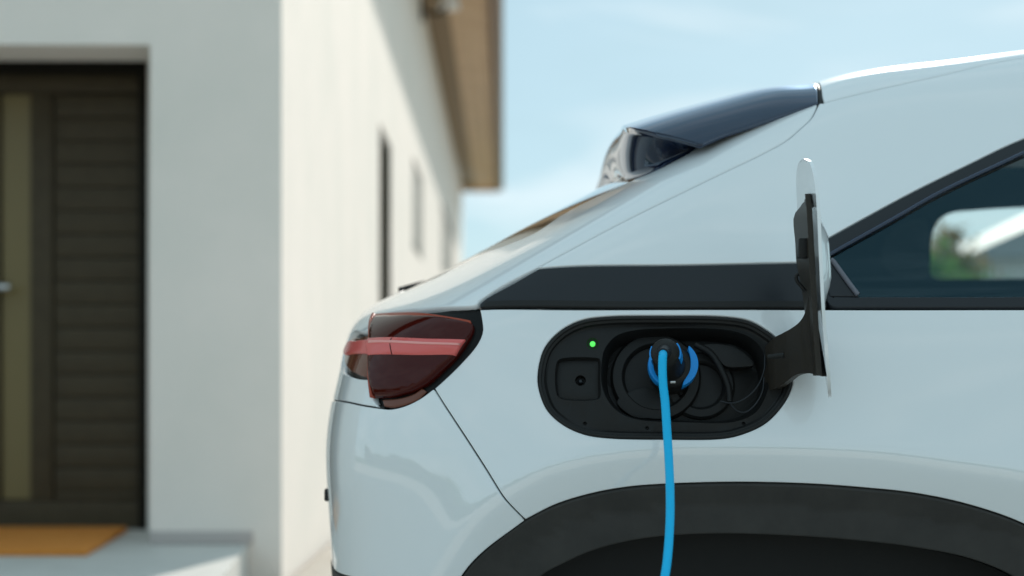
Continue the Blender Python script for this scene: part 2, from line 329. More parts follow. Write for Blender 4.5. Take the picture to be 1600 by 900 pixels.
def panel(name, segs, material, parent, prm, holes=(), off=0.0, gap=.0016, bev=.0022, skirt=.014, grid=.013, mirror=None, step=.008, offn=None, bevd=.0013):
    """a stretch of the car's skin inside an outline, with rounded turned-in edges.  mirror: None | 'join' (both halves in one) | 'far' (only the far side)"""
    loops = []
    P3, cen = outline(segs, step); loops.append((P3, cen, 1))
    for hs in holes:
        H3, hc = outline(hs, step); loops.append((H3, hc, -1))
    Vuv, L0, rings = [], [], []
    for P_, c, s in loops:
        uv = prm.uv(P_); g = gap if s > 0 else -gap; b0 = inset(uv, c, (gap+bev)*s, prm); b1 = inset(uv, c, gap*s, prm)
        st = len(Vuv); Vuv += list(b0); L0.append(b0); rings.append((st, len(b0), b1, c, s))
    poly = L0[0]; lo, hi = poly.min(0), poly.max(0)
    ctr = prm.pt(poly); sc = np.median(np.linalg.norm(ctr-prm.c, axis=1)); gs = grid/sc if isinstance(prm, Cyl) else grid/np.median(ctr[:, 2]-prm.c[2])
    gx, gy = np.meshgrid(np.arange(lo[0]+gs/2, hi[0], gs), np.arange(lo[1]+gs/2, hi[1], gs)); q = np.stack([gx.ravel(), gy.ravel()], -1)
    k = inside(poly, q)
    for h in L0[1:]: k &= ~inside(h, q)
    q = q[k]; bd = np.concatenate(L0)
    if len(q):
        md = np.empty(len(q))
        for s in range(0, len(q), 3000): md[s:s+3000] = np.sqrt(((q[s:s+3000, None]-bd)**2).sum(-1)).min(1)
        q = q[md > gs*.45]
    allv = np.array(Vuv+list(q)); edges = []
    for st, n, *_ in rings: edges += [(st+i, st+(i+1) % n) for i in range(n)]
    r = delaunay_2d_cdt([Vector(v) for v in allv], edges, [], 0, 1e-7)
    nv = np.array([tuple(v) for v in r[0]]); tri = np.array([f for f in r[2] if len(f) == 3]); ov = r[3]
    cc = nv[tri].mean(1); k = inside(poly, cc)
    for h in L0[1:]: k &= ~inside(h, cc)
    tri = tri[k]; p = prm.pt(nv); nm = grad(p)
    remap = {}
    for i, o_ in enumerate(ov):
        for j in o_: remap[j] = i
    fn = np.cross(p[tri[:, 1]]-p[tri[:, 0]], p[tri[:, 2]]-p[tri[:, 0]]); bad = (fn*nm[tri[:, 0]]).sum(1) < 0; tri[bad] = tri[bad][:, ::-1]
    dof = np.full(len(p), off)
    if offn is not None: dof = off+offn(800+p[:, 0]/p[:, 1]*F, HY-(p[:, 2]-ZC)/p[:, 1]*F)
    V = list(p+nm*dof[:, None]); Nn = list(nm); Fc = [tuple(t) for t in tri]
    for st, n, b1, c, s in (rings if skirt > 0 else ()):
        p1 = prm.pt(b1); n1 = grad(p1); base = [remap[st+i] for i in range(n)]; i1 = len(V)
        pb = p[base]; o1 = p1-pb; o1 /= np.maximum(np.linalg.norm(o1, axis=1), 1e-9)[:, None]
        m1 = n1+o1; m1 /= np.linalg.norm(m1, axis=1)[:, None]
        V += list(p1+n1*(off-bevd)); Nn += list(m1); V += list(p1+n1*(off-skirt)); Nn += list(o1)
        for i in range(n):
            j = (i+1) % n
            if c[i]: continue
            for a, b_ in ((base, [i1+t for t in range(n)]), ([i1+t for t in range(n)], [i1+n+t for t in range(n)])):
                f = (a[i], a[j], b_[j], b_[i])
                fnn = np.cross(V[f[1]]-V[f[0]], V[f[2]]-V[f[0]])
                if np.dot(fnn, np.asarray(Nn[f[2]])) < 0: f = f[::-1]
                Fc.append(f)
    V = np.array(V); Nn = np.array(Nn)
    if mirror in ('join', 'far'):
        Vm = V.copy(); Vm[:, 1] = 2*YC-Vm[:, 1]; Nm = Nn.copy(); Nm[:, 1] *= -1; n = len(V)
        if mirror == 'far': V, Nn, Fc = Vm, Nm, [f[::-1] for f in Fc]
        else: V = np.r_[V, Vm]; Nn = np.r_[Nn, Nm]; Fc = Fc+[tuple(i+n for i in f[::-1]) for f in Fc]
    return raw(name, V, Fc, material, parent, normals=Nn if offn is None else None)
WORLDP = set()
_link = link
def link(name, me, material=None, parent=None):
    o = _link(name, me, material, parent)
    if parent is not None and parent.name in WORLDP: o.matrix_parent_inverse = parent.matrix_basis.inverted()
    return o

# ------------------------------------------------------------------ ground and house (setting)
def sheet(name, x0, x1, y0, y1, z, material, nx=1, ny=1, zf=None):
    V = [(x0+(x1-x0)*i/nx, y0+(y1-y0)*j/ny, z if zf is None else zf(x0+(x1-x0)*i/nx, y0+(y1-y0)*j/ny)) for j in range(ny+1) for i in range(nx+1)]
    Fc = [(j*(nx+1)+i, j*(nx+1)+i+1, (j+1)*(nx+1)+i+1, (j+1)*(nx+1)+i) for j in range(ny) for i in range(nx)]
    return raw(name, V, Fc, material, smooth=False)
tag(sheet('ground', -600, 600, -600, 900, -.01, GRASS), kind='structure')
tag(sheet('driveway', -30, 16, -45, 45, 0, PAVE), kind='structure')
p = box('path', (-.93, 4.75, -.05), (-.10, 31, .08), PAVE, bevel=.012); tag(p, kind='structure')

YAW = math.atan(.00585)
house = empty('house', (-.948, 5.85, 0), YAW)
tag(house, 'white rendered house with brown eaves and a dark recessed front door', 'house')
H0 = house.location
EAVE = 5.22; HL = 25.4                      # eave height, length of the sunny side wall
def prism_wall(name, outl, holes, to3, depth_vec, material, parent):
    """flat wall with openings; the reveals of the openings are closed"""
    loops = [outl]+list(holes); V2 = [p_ for l in loops for p_ in l]; E_ = []; s = 0
    for l in loops: E_ += [(s+i, s+(i+1) % len(l)) for i in range(len(l))]; s += len(l)
    r = delaunay_2d_cdt([Vector(v) for v in V2], E_, [], 0, 1e-6); nv = [tuple(v) for v in r[0]]; tri = []
    for f in r[2]:
        c = np.array([[sum(nv[i][k] for i in f)/len(f) for k in (0, 1)]])
        if inside(np.array(outl, float), c)[0] and not any(inside(np.array(h, float), c)[0] for h in holes): tri.append(tuple(f))
    n = len(nv); V = [Vector(to3(*v)) for v in nv]; dv = Vector(depth_vec); V += [v+dv for v in V]
    Fc = list(tri)+[tuple(i+n for i in f[::-1]) for f in tri]
    edge = {}
    for f in tri:
        for a, b in zip(f, f[1:]+f[:1]):
            k = (min(a, b), max(a, b)); edge[k] = edge.get(k, 0)+1
    for (a, b), c in edge.items():
        if c == 1: Fc.append((a, b, b+n, a+n))
    bm = bmesh.new(); vs = [bm.verts.new(v) for v in V]
    for f in Fc:
        try: bm.faces.new([vs[i] for i in f])
        except ValueError: pass
    return bmo(name, bm, material, parent, smooth=False)
# front wall (shaded) with the door recess; local x runs left (negative), local y into depth
OX = -.54; OTOP = 2.295; STEPZ = .24
prism_wall('front_wall', [(-7.5, -.2), (0, -.2), (0, EAVE+.3), (-7.5, EAVE+.3)], [[(-2.1, STEPZ-.06), (OX, STEPZ-.06), (OX, OTOP), (-2.1, OTOP)]], lambda a, b: (a, 0, b), (0, .30, 0), WALL, house)
# sloping head of the recess and its jambs
bm = bmesh.new()
for q in ([(-2.1, .30, OTOP), (OX, .30, OTOP), (OX, .66, OTOP+.097), (-2.1, .66, OTOP+.097)], [(OX, .30, 0), (OX, .30, OTOP), (OX, .72, OTOP+.1), (OX, .72, 0)], [(-2.1, .30, 0), (-2.1, .30, OTOP), (-2.1, .72, OTOP+.1), (-2.1, .72, 0)]):
    bm.faces.new([bm.verts.new(v) for v in q])
bmo('door_recess', bm, WALL, house, smooth=False)
box('skirting', (OX+.002, -.012, STEPZ+.002), (-.118, .004, STEPZ+.055), mat('skirting_stone', (.50, .45, .43), rough=.7), house, bevel=.003)
# side wall: openings from (left px, right px, top, bottom)
def wy(px): return .914*2222.2/(787-px)-5.85
WIN = [(wy(593), wy(611), .95, 2.83, WGLASS), (wy(645), wy(660), 2.28, 3.20, SHUT), (wy(690), wy(707), 2.62, 3.62, SHUT)]
prism_wall('side_wall', [(.301, -.2), (HL, -.2), (HL, EAVE), (.301, EAVE)], [[(a, z0), (b, z0), (b, z1), (a, z1)] for a, b, z0, z1, m in WIN], lambda a, b: (0, a, b), (-.30, 0, 0), WALL, house)
for a, b, z0, z1, m in WIN:
    wf = box('window', (-.05, a+.001, z0+.001), (-.012, b-.001, z1-.001), DOORF, house, bevel=.004)
    box('pane', (-.0115, a+.07, z0+.07), (-.008, b-.07, z1-.07), m, wf)
    box('sill', (-.007, a+.002, z0+.002), (.006, b-.002, z0+.03), SHUT, wf, bevel=.004)
box('back_wall', (-7.5, HL-.3, -.2), (-.302, HL-.002, EAVE), WALL, house)
box('left_wall', (-7.5, .302, -.2), (-7.2, HL-.302, EAVE), WALL, house)
# roof with broad timber eave
OV = .86
for k in range(5):        # soffit boards; the two nearest the wall have shade put into their colour
    x0 = .004+k*.138; box('soffit_board', (x0, 6, EAVE-.004*(k % 2)), (x0+.131, HL+.35, EAVE+.03), WOODSH if k < 2 else WOOD, house, bevel=.006)
box('fascia_board', (.70, 6, EAVE-.03), (.735, HL+.35, EAVE+.24), WOOD, house, bevel=.006)
box('verge_board', (-.2, HL+.352, EAVE-.05), (.80, HL+.39, EAVE+.22), WOOD, house, bevel=.006)
gp = []; V = []; Fc = []; n = 12; GL = (6, HL+.30)
for j, yy in enumerate(GL):
    for ro in (.088, .078):
        for k in range(n+1):
            a = math.pi+math.pi*k/n; V.append((.825+ro*math.cos(a), yy, EAVE+.05+ro*math.sin(a)))
m_ = n+1
for k in range(n):
    Fc += [(k, k+1, 2*m_+k+1, 2*m_+k), (m_+k, 3*m_+k, 3*m_+k+1, m_+k+1)]
Fc += [(2*m_+k, 2*m_+k+1, 3*m_+k+1, 3*m_+k) for k in range(n)]+[(k, m_+k, m_+k+1, k+1) for k in range(n)]
raw('gutter', V, Fc, COPPER, house, angle=40)
bm = bmesh.new(); rv = [(.78, EAVE+.16), (-3.75, EAVE+2.5), (-8.3, EAVE+.16), (-8.3, EAVE+.26), (-3.75, EAVE+2.62), (.80, EAVE+.26)]
f0 = [bm.verts.new((x, -.5, z)) for x, z in rv]; f1 = [bm.verts.new((x, HL+.35, z)) for x, z in rv]
for i in range(6): bm.faces.new((f0[i], f0[(i+1) % 6], f1[(i+1) % 6], f1[i]))
bm.faces.new(f0[:1]+f0[5:]+f0[4:5]+f0[1:2]); bm.faces.new(f1[:1]+f1[1:2]+f1[4:5]+f1[5:]); bm.faces.new(f0[1:5]); bm.faces.new(f1[1:5])
bmo('roof', bm, TILE, house, smooth=False)
# front door: leaf with glazed strip and horizontal slats
def dx(px, D=6.5): return (px-800)/F*D-H0.x
DY = .65
door = box('door', (-2.09, DY+.022, STEPZ+.0), (dx(236), DY+.09, OTOP+.097), DOORF, house)
def dbox(name, px0, px1, py0, py1, y0, y1, m, bev=.004):
    zz = lambda py: ZC+(HY-py)/F*6.5
    return box(name, (dx(px0), DY+y0, zz(py1)), (dx(px1), DY+y1, zz(py0)), m, door, bevel=bev)
dbox('frame_head', -60, 236, 88, 118, -.05, .021, DOORF); dbox('frame_post', 222, 236, 119, 826, -.05, .021, DOORF)
dbox('top_rail', -60, 221, 119, 146, -.02, .021, DOORM); dbox('bottom_rail', -60, 221, 782, 826, -.02, .021, DOORM)
dbox('stile', 52, 86, 147, 781, -.02, .021, DOORM); dbox('stile', -16, 4, 147, 781, -.02, .021, DOORM)
dbox('glass_strip', 5, 51, 148, 780, .004, .021, DOORG, 0)
k = 0; yy = 148
while yy < 775:
    y2 = min(yy+36.2, 781); dbox('slat', 88, 220, yy+.7, y2-.7, -.008, .021, DOORM, .003); yy += 36.4
box('door_return', (dx(236)+.002, DY-.052, STEPZ-.05), (OX+.05, DY+.20, OTOP+.2), WALL, house)
box('hall_backing', (-2.2, DY+.21, -.1), (.0-.31, DY+.26, OTOP+.3), DOORF, house)
hx = dx(17, 6.42); hz = ZC+(HY-449)/F*6.42
hd = tube('handle', [(hx, DY-.075, hz), (hx-.03, DY-.078, hz), (hx-.16, DY-.078, hz)], .018, METAL, door, 14)
tube('spindle', [(hx-.13, DY-.07, hz), (hx-.13, DY+.0, hz)], .011, METAL, hd, 12)
# wall lamp below the eave
ly = wy(650); lz = ZC+(HY-13)/F*(ly+5.85)
lamp = empty('wall_lamp', (H0.x, H0.y+ly, lz), YAW)
tag(lamp, 'small dark bracket lamp with pale shade high on the sunny side wall', 'lamp')
box('back_plate', (.0, -.11, -.12), (.03, .11, .10), DOORF, lamp, bevel=.008)
tube('arm', [(.02, 0, -.02), (.12, 0, -.06), (.22, 0, -.04), (.27, 0, .03)], .022, DOORF, lamp, 10)
lathe('shade', [(.03, .16), (.06, .15), (.10, .06), (.115, 0), (.10, .0), (.05, .02)], (.29, 0, .0), (0, 0, 1), mat('lamp_shade_white', (.75, .73, .7), rough=.5), lamp, 20)

# entrance step and doormat
def stp(px, py, z): D = (ZC-z)*F/(py-HY); return np.array([(px-800)/F*D, D, z])
a = np.array([-1.085, 5.845, STEPZ]); b = np.array([-.985, 4.80, STEPZ]); bm = bmesh.new()
pts = [(-4.2, 4.80), (b[0], b[1]), (a[0], a[1]), (a[0]-.405, 5.845), (a[0]-.405, 6.47), (-3.02, 6.47), (-3.02, 5.845), (-4.2, 5.845)]
for z in (-.02, STEPZ): [bm.verts.new((x, y, z)) for x, y in pts]
bm.verts.ensure_lookup_table(); n = len(pts)
bm.faces.new(bm.verts[n:2*n]); bm.faces.new(list(bm.verts[:n])[::-1])
for i in range(n): bm.faces.new((bm.verts[i], bm.verts[(i+1) % n], bm.verts[n+(i+1) % n], bm.verts[n+i]))
tag(bmo('entrance_step', bm, STONE, bevel=.008), 'pale stone entrance step in front of the dark door', 'step')
q = [stp(200, 829, STEPZ+.004), stp(135, 868, STEPZ+.004)]
bm = bmesh.new(); mp_ = [(q[0][0], q[0][1]-.02), (q[1][0], q[1][1]), (q[1][0]-.85, q[1][1]), (q[0][0]-.85, q[0][1]-.02)]
for z in (STEPZ+.003, STEPZ+.024): [bm.verts.new((x, y, z)) for x, y in mp_]
bm.verts.ensure_lookup_table(); bm.faces.new(bm.verts[4:8]); bm.faces.new(list(bm.verts[:4])[::-1])
for i in range(4): bm.faces.new((bm.verts[i], bm.verts[(i+1) % 4], bm.verts[4+(i+1) % 4], bm.verts[4+i]))
tag(bmo('doormat', bm, MATM, bevel=.006), 'orange brown coir doormat on the step before the door', 'doormat')

# ------------------------------------------------------------------ the car
car = empty('parked_car', (1.8, YC, 0)); WORLDP.add('parked_car')
tag(car, 'white electric hatchback with open charge flap and blue cable plugged in', 'car')
R_, FR, TP = Cyl(CR), Cyl(CF), Top(CT)
CLO = [(655, 1080), (672, 1010), (697, 950), (725, 896), (756, 862), (821, 813), (869, 789), (925, 772), (981, 762), (1049, 757), (1150, 754.5), (1262, 757), (1347, 763), (1431, 772), (1515, 790), (1600, 820), (1665, 860), (1712, 905), (1750, 965), (1775, 1030), (1785, 1080)]
CLI = [(765, 1080), (772, 1045), (790, 985), (815, 935), (849, 899), (880, 882), (925, 862), (981, 847), (1037, 839), (1122, 835), (1206, 837), (1319, 844), (1431, 857), (1515, 874), (1577, 899), (1620, 930), (1650, 975), (1668, 1030), (1673, 1080)]
GAPL = [(678, 607), (727, 683), (780, 767), (821, 813)]
LAMP_R = [(678, 607), (700, 587), (722, 565), (744, 539), (753, 519), (752, 500), (749, 483)]
PORT = [(841, 589), (851, 545), (876, 517), (907, 501), (945, 495), (1039, 493.5), (1132, 495), (1170, 501), (1195, 514), (1214, 529), (1231, 555), (1239, 588), (1234, 612), (1220, 636), (1195, 661), (1164, 676), (1132, 684), (1039, 685.5), (951, 683.5), (914, 678), (882, 664), (857, 642), (845, 616), (841, 589)]
TGAP = [(749, 470), (777, 451), (836, 420), (884, 394), (933, 367.5), (1000, 333), (1047, 310), (1136, 267), (1192, 240), (1228, 220), (1247, 204), (1267, 185), (1276, 168), (1279, 160)]
PORT3 = hits([tuple(v) for v in catmull(PORT[:-1], 5, closed=True)]); PORT3 = PORT3+[PORT3[0]]
qtop = [(749, 483), (900, 483), (1292, 483), (1560, 483), side_pt(1.10, 1.030)]
qright = [side_pt(1.10, 1.030), side_pt(1.10, .8), side_pt(1.10, .40)]
qbot = [side_pt(1.10, .40), (1785, 1080)]
i9 = CLO.index((821, 813))
qsegs = [qtop, qright, qbot, CLO[i9:][::-1], GAPL[::-1], LAMP_R]
panel('quarter_panel', qsegs, PAINT, car, R_, holes=[[PORT3]], grid=.010)
panel('quarter_panel', qsegs, PAINT, car, R_, grid=.025, mirror='far')
# bumper (wraps round the back)
LEDGE = [rear_pt(0, .868), rear_pt(.3, .868), rear_pt(.5, .868), (541, 628), (570, 634), (594, 637.5), (611, 639), (633, 634), (656, 623), (678, 607)]
bseg = [GAPL, CLO[2:i9+1][::-1], [(697, 950), (640, 935), (585, 910), rear_pt(.55, .54), rear_pt(.3, .535), rear_pt(0, .535)], [rear_pt(0, .535), rear_pt(0, .7), rear_pt(0, .868)], LEDGE]
panel('rear_bumper', bseg, PAINT, car, R_, mirror='join', grid=.011, off=.002)
bseg2 = [[(697, 950), (672, 1010), (655, 1080)], [(655, 1080), rear_pt(.6, .30), rear_pt(0, .30)], [rear_pt(0, .30), rear_pt(0, .42), rear_pt(0, .535)], bseg[2][::-1]]
panel('lower_bumper', bseg2, CLAD, car, R_, mirror='join', grid=.03, off=.004)
# tailgate
SPB = [(1279, 160), (1233, 174), (1178, 193), (1136, 207), (1094, 225), (1078, 238), (1044, 257), (1017, 270), (990, 281)]
GLE = [(990, 281), (897, 325), (860, 348), (836, 364), (799, 380), (750, 399), (701, 424), (650, 449)]
gb = [hit(650, 449), top_pt(-.235, .35), top_pt(-.235, .18), top_pt(-.235, 0)]
ILB = [(581, 592), (568, 592), (556, 590), rear_pt(.50, .935), rear_pt(.44, .96)]
ILT = [rear_pt(.44, .96), rear_pt(.50, 1.0), (563, 519), (574, 515), (585, 496)]
tsegs = [LEDGE[:6], [(594, 637.5), (584, 625), (581, 592)], ILB, ILT, [(585, 496), (607, 488), (667, 480.5), (744, 477), (749, 470)], TGAP, SPB, GLE, gb, [top_pt(-.235, 0), rear_pt(0, .98), rear_pt(0, .868)]]
panel('tailgate', tsegs, PAINT, car, R_, mirror='join', grid=.011)
# rear screen
gsegs = [GLE[::-1], [(990, 281), (1078, 238), (1150, 205)], [hit(1150, 205), top_pt(.45, .3), top_pt(.45, 0)], [top_pt(.45, 0), top_pt(.2, 0), top_pt(0, 0), top_pt(-.235, 0)], gb[::-1]]
panel('rear_screen', gsegs, REARG, car, R_, mirror='join', grid=.014, off=-.003, gap=.0005)
tube('ledge_seal', [p_-grad(p_[None])[0]*.010 for p_ in outline([LEDGE[:7]], .02)[0]], .006, RUBBER, car, 8)
# dark inner shell behind the shut lines
panel('inner_shell', [[rear_pt(0, .56), rear_pt(.45, .56), side_pt(-.12, .62), side_pt(-.06, .75)], [side_pt(-.06, .75), side_pt(-.06, .9), side_pt(-.06, 1.05)], [side_pt(-.06, 1.05), top_pt(-.2, .45), top_pt(-.25, .2), top_pt(-.25, 0)], [top_pt(-.25, 0), rear_pt(0, .98), rear_pt(0, .8), rear_pt(0, .56)]], DARK, car, R_, grid=.04, off=-.026, skirt=0, mirror='join', step=.02)
# black beltline strip
ssegs = [[(750, 481), (1000, 481), (1291, 481)], [(1291, 481), (1288, 410)], [(1288, 410), (1250, 411), (1050, 415), (842, 420)], [(842, 420), (795, 447), (760, 466), (749.5, 475)], [(749.5, 475), (750, 481)]]
for mi in (None, 'far'):
    st_ = panel('belt_strip', ssegs, SATIN, car, R_, grid=.014, off=.001, mirror=mi, gap=.001)
    panel('strip_lip', [[(753, 481), (1000, 481), (1291, 481)], [(1291, 481), (1290, 471)], [(1290, 471), (1000, 471.5), (760, 472)], [(760, 472), (753, 481)]], RUBBER, st_, R_, grid=.02, off=.0035, gap=0, bev=.001, mirror=mi)
# pillar behind the window, runs on as a rail over the doors
DT = [hit(1287, 160.5), hit(1340, 147), hit(1460, 120), hit(1600, 90)]
dh = YC-DT[-1][1]
RAIL = DT+[top_pt(1.25, dh+.005), top_pt(1.6, dh+.01), top_pt(2.0, dh+.02)]
WTOP = [(1287, 376), (1350, 341), (1422, 302), (1511, 258), (1591, 220), side_pt(1.17, 1.435), side_pt(1.5, 1.488), side_pt(1.85, 1.475), side_pt(2.15, 1.37)]
psegs = [[(836, 420), (842, 419), (1050, 414), (1250, 410), (1288, 409)], [(1288, 409), (1287, 376)], WTOP, [WTOP[-1], RAIL[-1]], RAIL[::-1], [DT[0], (1279, 160)], TGAP[2:][::-1]]
for mi in (None, 'far'): panel('roof_pillar', psegs, PAINT, car, R_, grid=.012 if mi is None else .025, mirror=mi)
# side windows
WSILL = [side_pt(2.72, 1.045), side_pt(1.9, 1.034), side_pt(1.1, 1.032), (1560, 481), (1310, 481)]
wsegs = [[(1292, 470), (1288, 440), (1287, 376)], WTOP, [WTOP[-1], side_pt(2.5, 1.19), WSILL[0]], WSILL, [(1310, 481), (1298, 479), (1292, 470)]]
GL_ = [[(1296, 463), (1292, 440), (1293, 402)], [(1293, 402), (1400, 343), (1467, 305), (1600, 242), side_pt(1.15, 1.395), side_pt(1.5, 1.45), side_pt(1.85, 1.437), side_pt(2.1, 1.35)], [side_pt(2.1, 1.35), side_pt(2.42, 1.19), side_pt(2.60, 1.062)], [side_pt(2.60, 1.062), side_pt(1.9, 1.056), side_pt(1.1, 1.054), (1560, 463), (1296, 463)]]
for mi in (None, 'far'):
    wf = panel('window_frame', wsegs, SATIN, car, R_, holes=[GL_], grid=.02, off=.0, mirror=mi, gap=.001)
    panel('window_glass', GL_, TINT, wf, R_, grid=.03, off=-.005, gap=-.003, bev=.0, skirt=0, bevd=0, mirror=mi)
    if mi is None:
        sl = [hit(*p_) for p_ in catmull([(1290, 402), (1300, 396), (1400, 340), (1467, 302), (1600, 239)], 14)]
        tube('window_seal', [s_+grad(s_[None])[0]*.001 for s_ in sl], .0040, GLOSSB, wf, 8)
        panel('sail_trim', [[(1293, 404), (1301, 405), (1343, 463)], [(1343, 463), (1296, 463)], [(1296, 463), (1292, 440), (1293, 404)]], SATIN, wf, R_, grid=.02, off=-.001, gap=.0005)
        e_ = [hit(*p_) for p_ in ((1298, 406), (1302, 409), (1322, 437), (1340, 461))]
        tube('sail_edge', [s_+grad(s_[None])[0]*.001 for s_ in e_], .0045, mat('sail_edge_grey', (.15, .15, .18), rough=.3), wf, 10)
# roof, windscreen, bonnet, doors, front wings, front bumper
def joint(n):
    t = 1-(1-np.linspace(0, 1, n))**1.8; e0 = hit(1278, 161)
    return march(np.stack([.636+(e0[0]-.636)*t**2, YC+(e0[1]-YC)*t, np.full(n, 2.2)], -1), np.tile([0, 0, -1.], (n, 1)), 0, 1.5)
JN = joint(31)
rsegs = [RAIL, [RAIL[-1], top_pt(2.05, .3), top_pt(2.06, 0)], [top_pt(2.06, 0), top_pt(1.5, 0), top_pt(1.0, 0), JN[0]+np.array([.008, 0, 0])], [q_+np.array([.008, 0, 0]) for q_ in JN[:-3:2]]+[DT[0]]]
panel('roof_skin', rsegs, PAINT, car, TP, mirror='join', grid=.02)
panel('headliner', rsegs, DARK, car, TP, mirror='join', grid=.06, off=-.035, skirt=.002)
apil = [side_pt(2.5, 1.19), side_pt(2.72, 1.045)]
WSB = [top_pt(2.72, 0), top_pt(2.74, .4), side_pt(2.74, 1.04)]
panel('windscreen', [[top_pt(2.06, 0), top_pt(2.05, .3), RAIL[-1]], [RAIL[-1], WTOP[-1], apil[0], apil[1]+np.array([.02, 0, 0])], [apil[1]+np.array([.02, 0, 0]), top_pt(2.74, .4), top_pt(2.72, 0)], [top_pt(2.72, 0), top_pt(2.4, 0), top_pt(2.06, 0)]], TINT, car, TP, mirror='join', grid=.05)
bh = side_pt(3.75, .80)
panel('bonnet', [[top_pt(2.72, 0), top_pt(2.74, .4), side_pt(2.76, 1.02)], [side_pt(2.76, 1.02), side_pt(3.2, .97), side_pt(3.7, .84)], [side_pt(3.7, .84), front_pt(.5, .80), front_pt(.25, .80), front_pt(0, .80)], [front_pt(0, .80), top_pt(3.4, 0), top_pt(3.0, 0), top_pt(2.72, 0)]], PAINT, car, TP, mirror='join', grid=.04)
for mi in (None, 'far'):
    dr = panel('door', [[side_pt(1.10, 1.030), side_pt(1.9, 1.032), side_pt(2.50, 1.034)], [side_pt(2.50, 1.034), side_pt(2.52, .7), side_pt(2.46, .40)], [side_pt(2.46, .40), side_pt(1.10, .40)], qright[::-1]], PAINT, car, FR, grid=.04, mirror=mi)
    ar = [np.array([3.08+.44*math.cos(t), 0, .33+.42*math.sin(t)]) for t in np.linspace(math.radians(10), math.radians(170), 12)]
    ar = [side_pt(v[0], v[2]) for v in ar]
    panel('front_wing', [[side_pt(2.50, 1.034), side_pt(2.76, 1.02)], [side_pt(2.76, 1.02), side_pt(3.2, .97), side_pt(3.62, .86)], [side_pt(3.62, .86), side_pt(3.60, .6), ar[0]], ar, [ar[-1], side_pt(2.46, .40)], [side_pt(2.46, .40), side_pt(2.52, .7), side_pt(2.50, 1.034)]], PAINT, car, FR, grid=.04, mirror=mi)
    panel('sill', [[(1785, 1080), side_pt(1.10, .395), side_pt(2.46, .395), ar[-1]], [ar[-1], side_pt(2.66, .24)], [side_pt(2.66, .24), side_pt(1.08, .24)], [side_pt(1.08, .24), (1785, 1080)]], CLAD, car, FR, grid=.06, mirror=mi)
panel('front_bumper', [[side_pt(3.62, .855), front_pt(.55, .795), front_pt(.25, .79), front_pt(0, .79)], [front_pt(0, .79), front_pt(0, .5), front_pt(0, .28)], [front_pt(0, .28), front_pt(.5, .28), side_pt(3.55, .3)], [side_pt(3.55, .3), ar[0], side_pt(3.60, .6), side_pt(3.62, .855)]], PAINT, car, FR, mirror='join', grid=.05)
# wheel-arch cladding, liner and wheels
csegs = [CLO, [CLO[-1], CLI[-1]], CLI[::-1], [CLI[0], CLO[0]]]
for mi in (None, 'far'): panel('arch_cladding', csegs, CLAD, car, R_, grid=.012 if mi is None else .03, off=.004, mirror=mi, bev=.003, bevd=.002, skirt=.03, gap=.002)
CI3 = [hit(*p_) for p_ in catmull(CLI, 3)]
for s_ in (0, 1):
    V, Fc = [], []; n = len(CI3)
    for dd, gr in ((.02, .0), (.10, .012), (.24, .02), (.36, .02)):
        for c in CI3:
            y = c[1]+dd; V.append((c[0]+(c[0]-.42)*gr*2, y if s_ == 0 else 2*YC-y, c[2]+gr))
    for r_ in range(3):
        for i in range(n-1): Fc.append((r_*n+i, r_*n+i+1, (r_+1)*n+i+1, (r_+1)*n+i))
    Fc.append(tuple(3*n+i for i in range(n)))
    raw('wheel_liner', V, Fc, DARK, car, smooth=False)
def wheel(x, near):
    y = 2.66 if near else 2*YC-2.66; s = -1 if near else 1; r = .30
    w_ = lathe('wheel', [(.20, -.10), (.27, -.11), (r-.02, -.105), (r-.004, -.08), (r, -.04), (r, .04), (r-.004, .08), (r-.02, .105), (.27, .11), (.225, .10)], (x, y, r), (0, s, 0), RUBBER, car, 48)
    lathe('rim', [(.225, .101), (.22, .085), (.20, .06), (.19, -.02), (.04, -.02)], (x, y, r), (0, s, 0), mat('dark_alloy', (.12, .12, .125), rough=.3, metal=.9), w_, 40)
    for k in range(5):
        a = 2*math.pi*k/5; c, s2 = math.cos(a), math.sin(a); bm = bmesh.new()
        P4 = [(.04, -.022), (.205, -.03), (.205, .03), (.04, .022)]
        vs = [[bm.verts.new((x+c*u-s2*v, y+s*d, r+s2*u+c*v)) for u, v in P4] for d in (.055, .085)]
        bm.faces.new(vs[0]); bm.faces.new(vs[1][::-1])
        for i in range(4): bm.faces.new((vs[0][i], vs[0][(i+1) % 4], vs[1][(i+1) % 4], vs[1][i]))
        bmo('spoke', bm, MATS['dark_alloy'], w_, bevel=.006)
    lathe('hub_cap', [(.05, .03), (.05, .088), (.03, .095)], (x, y, r), (0, s, 0), MATS['dark_alloy'], w_, 24)
for x in (.425, 3.08):
    for nr_ in (True, False): wheel(x, nr_)
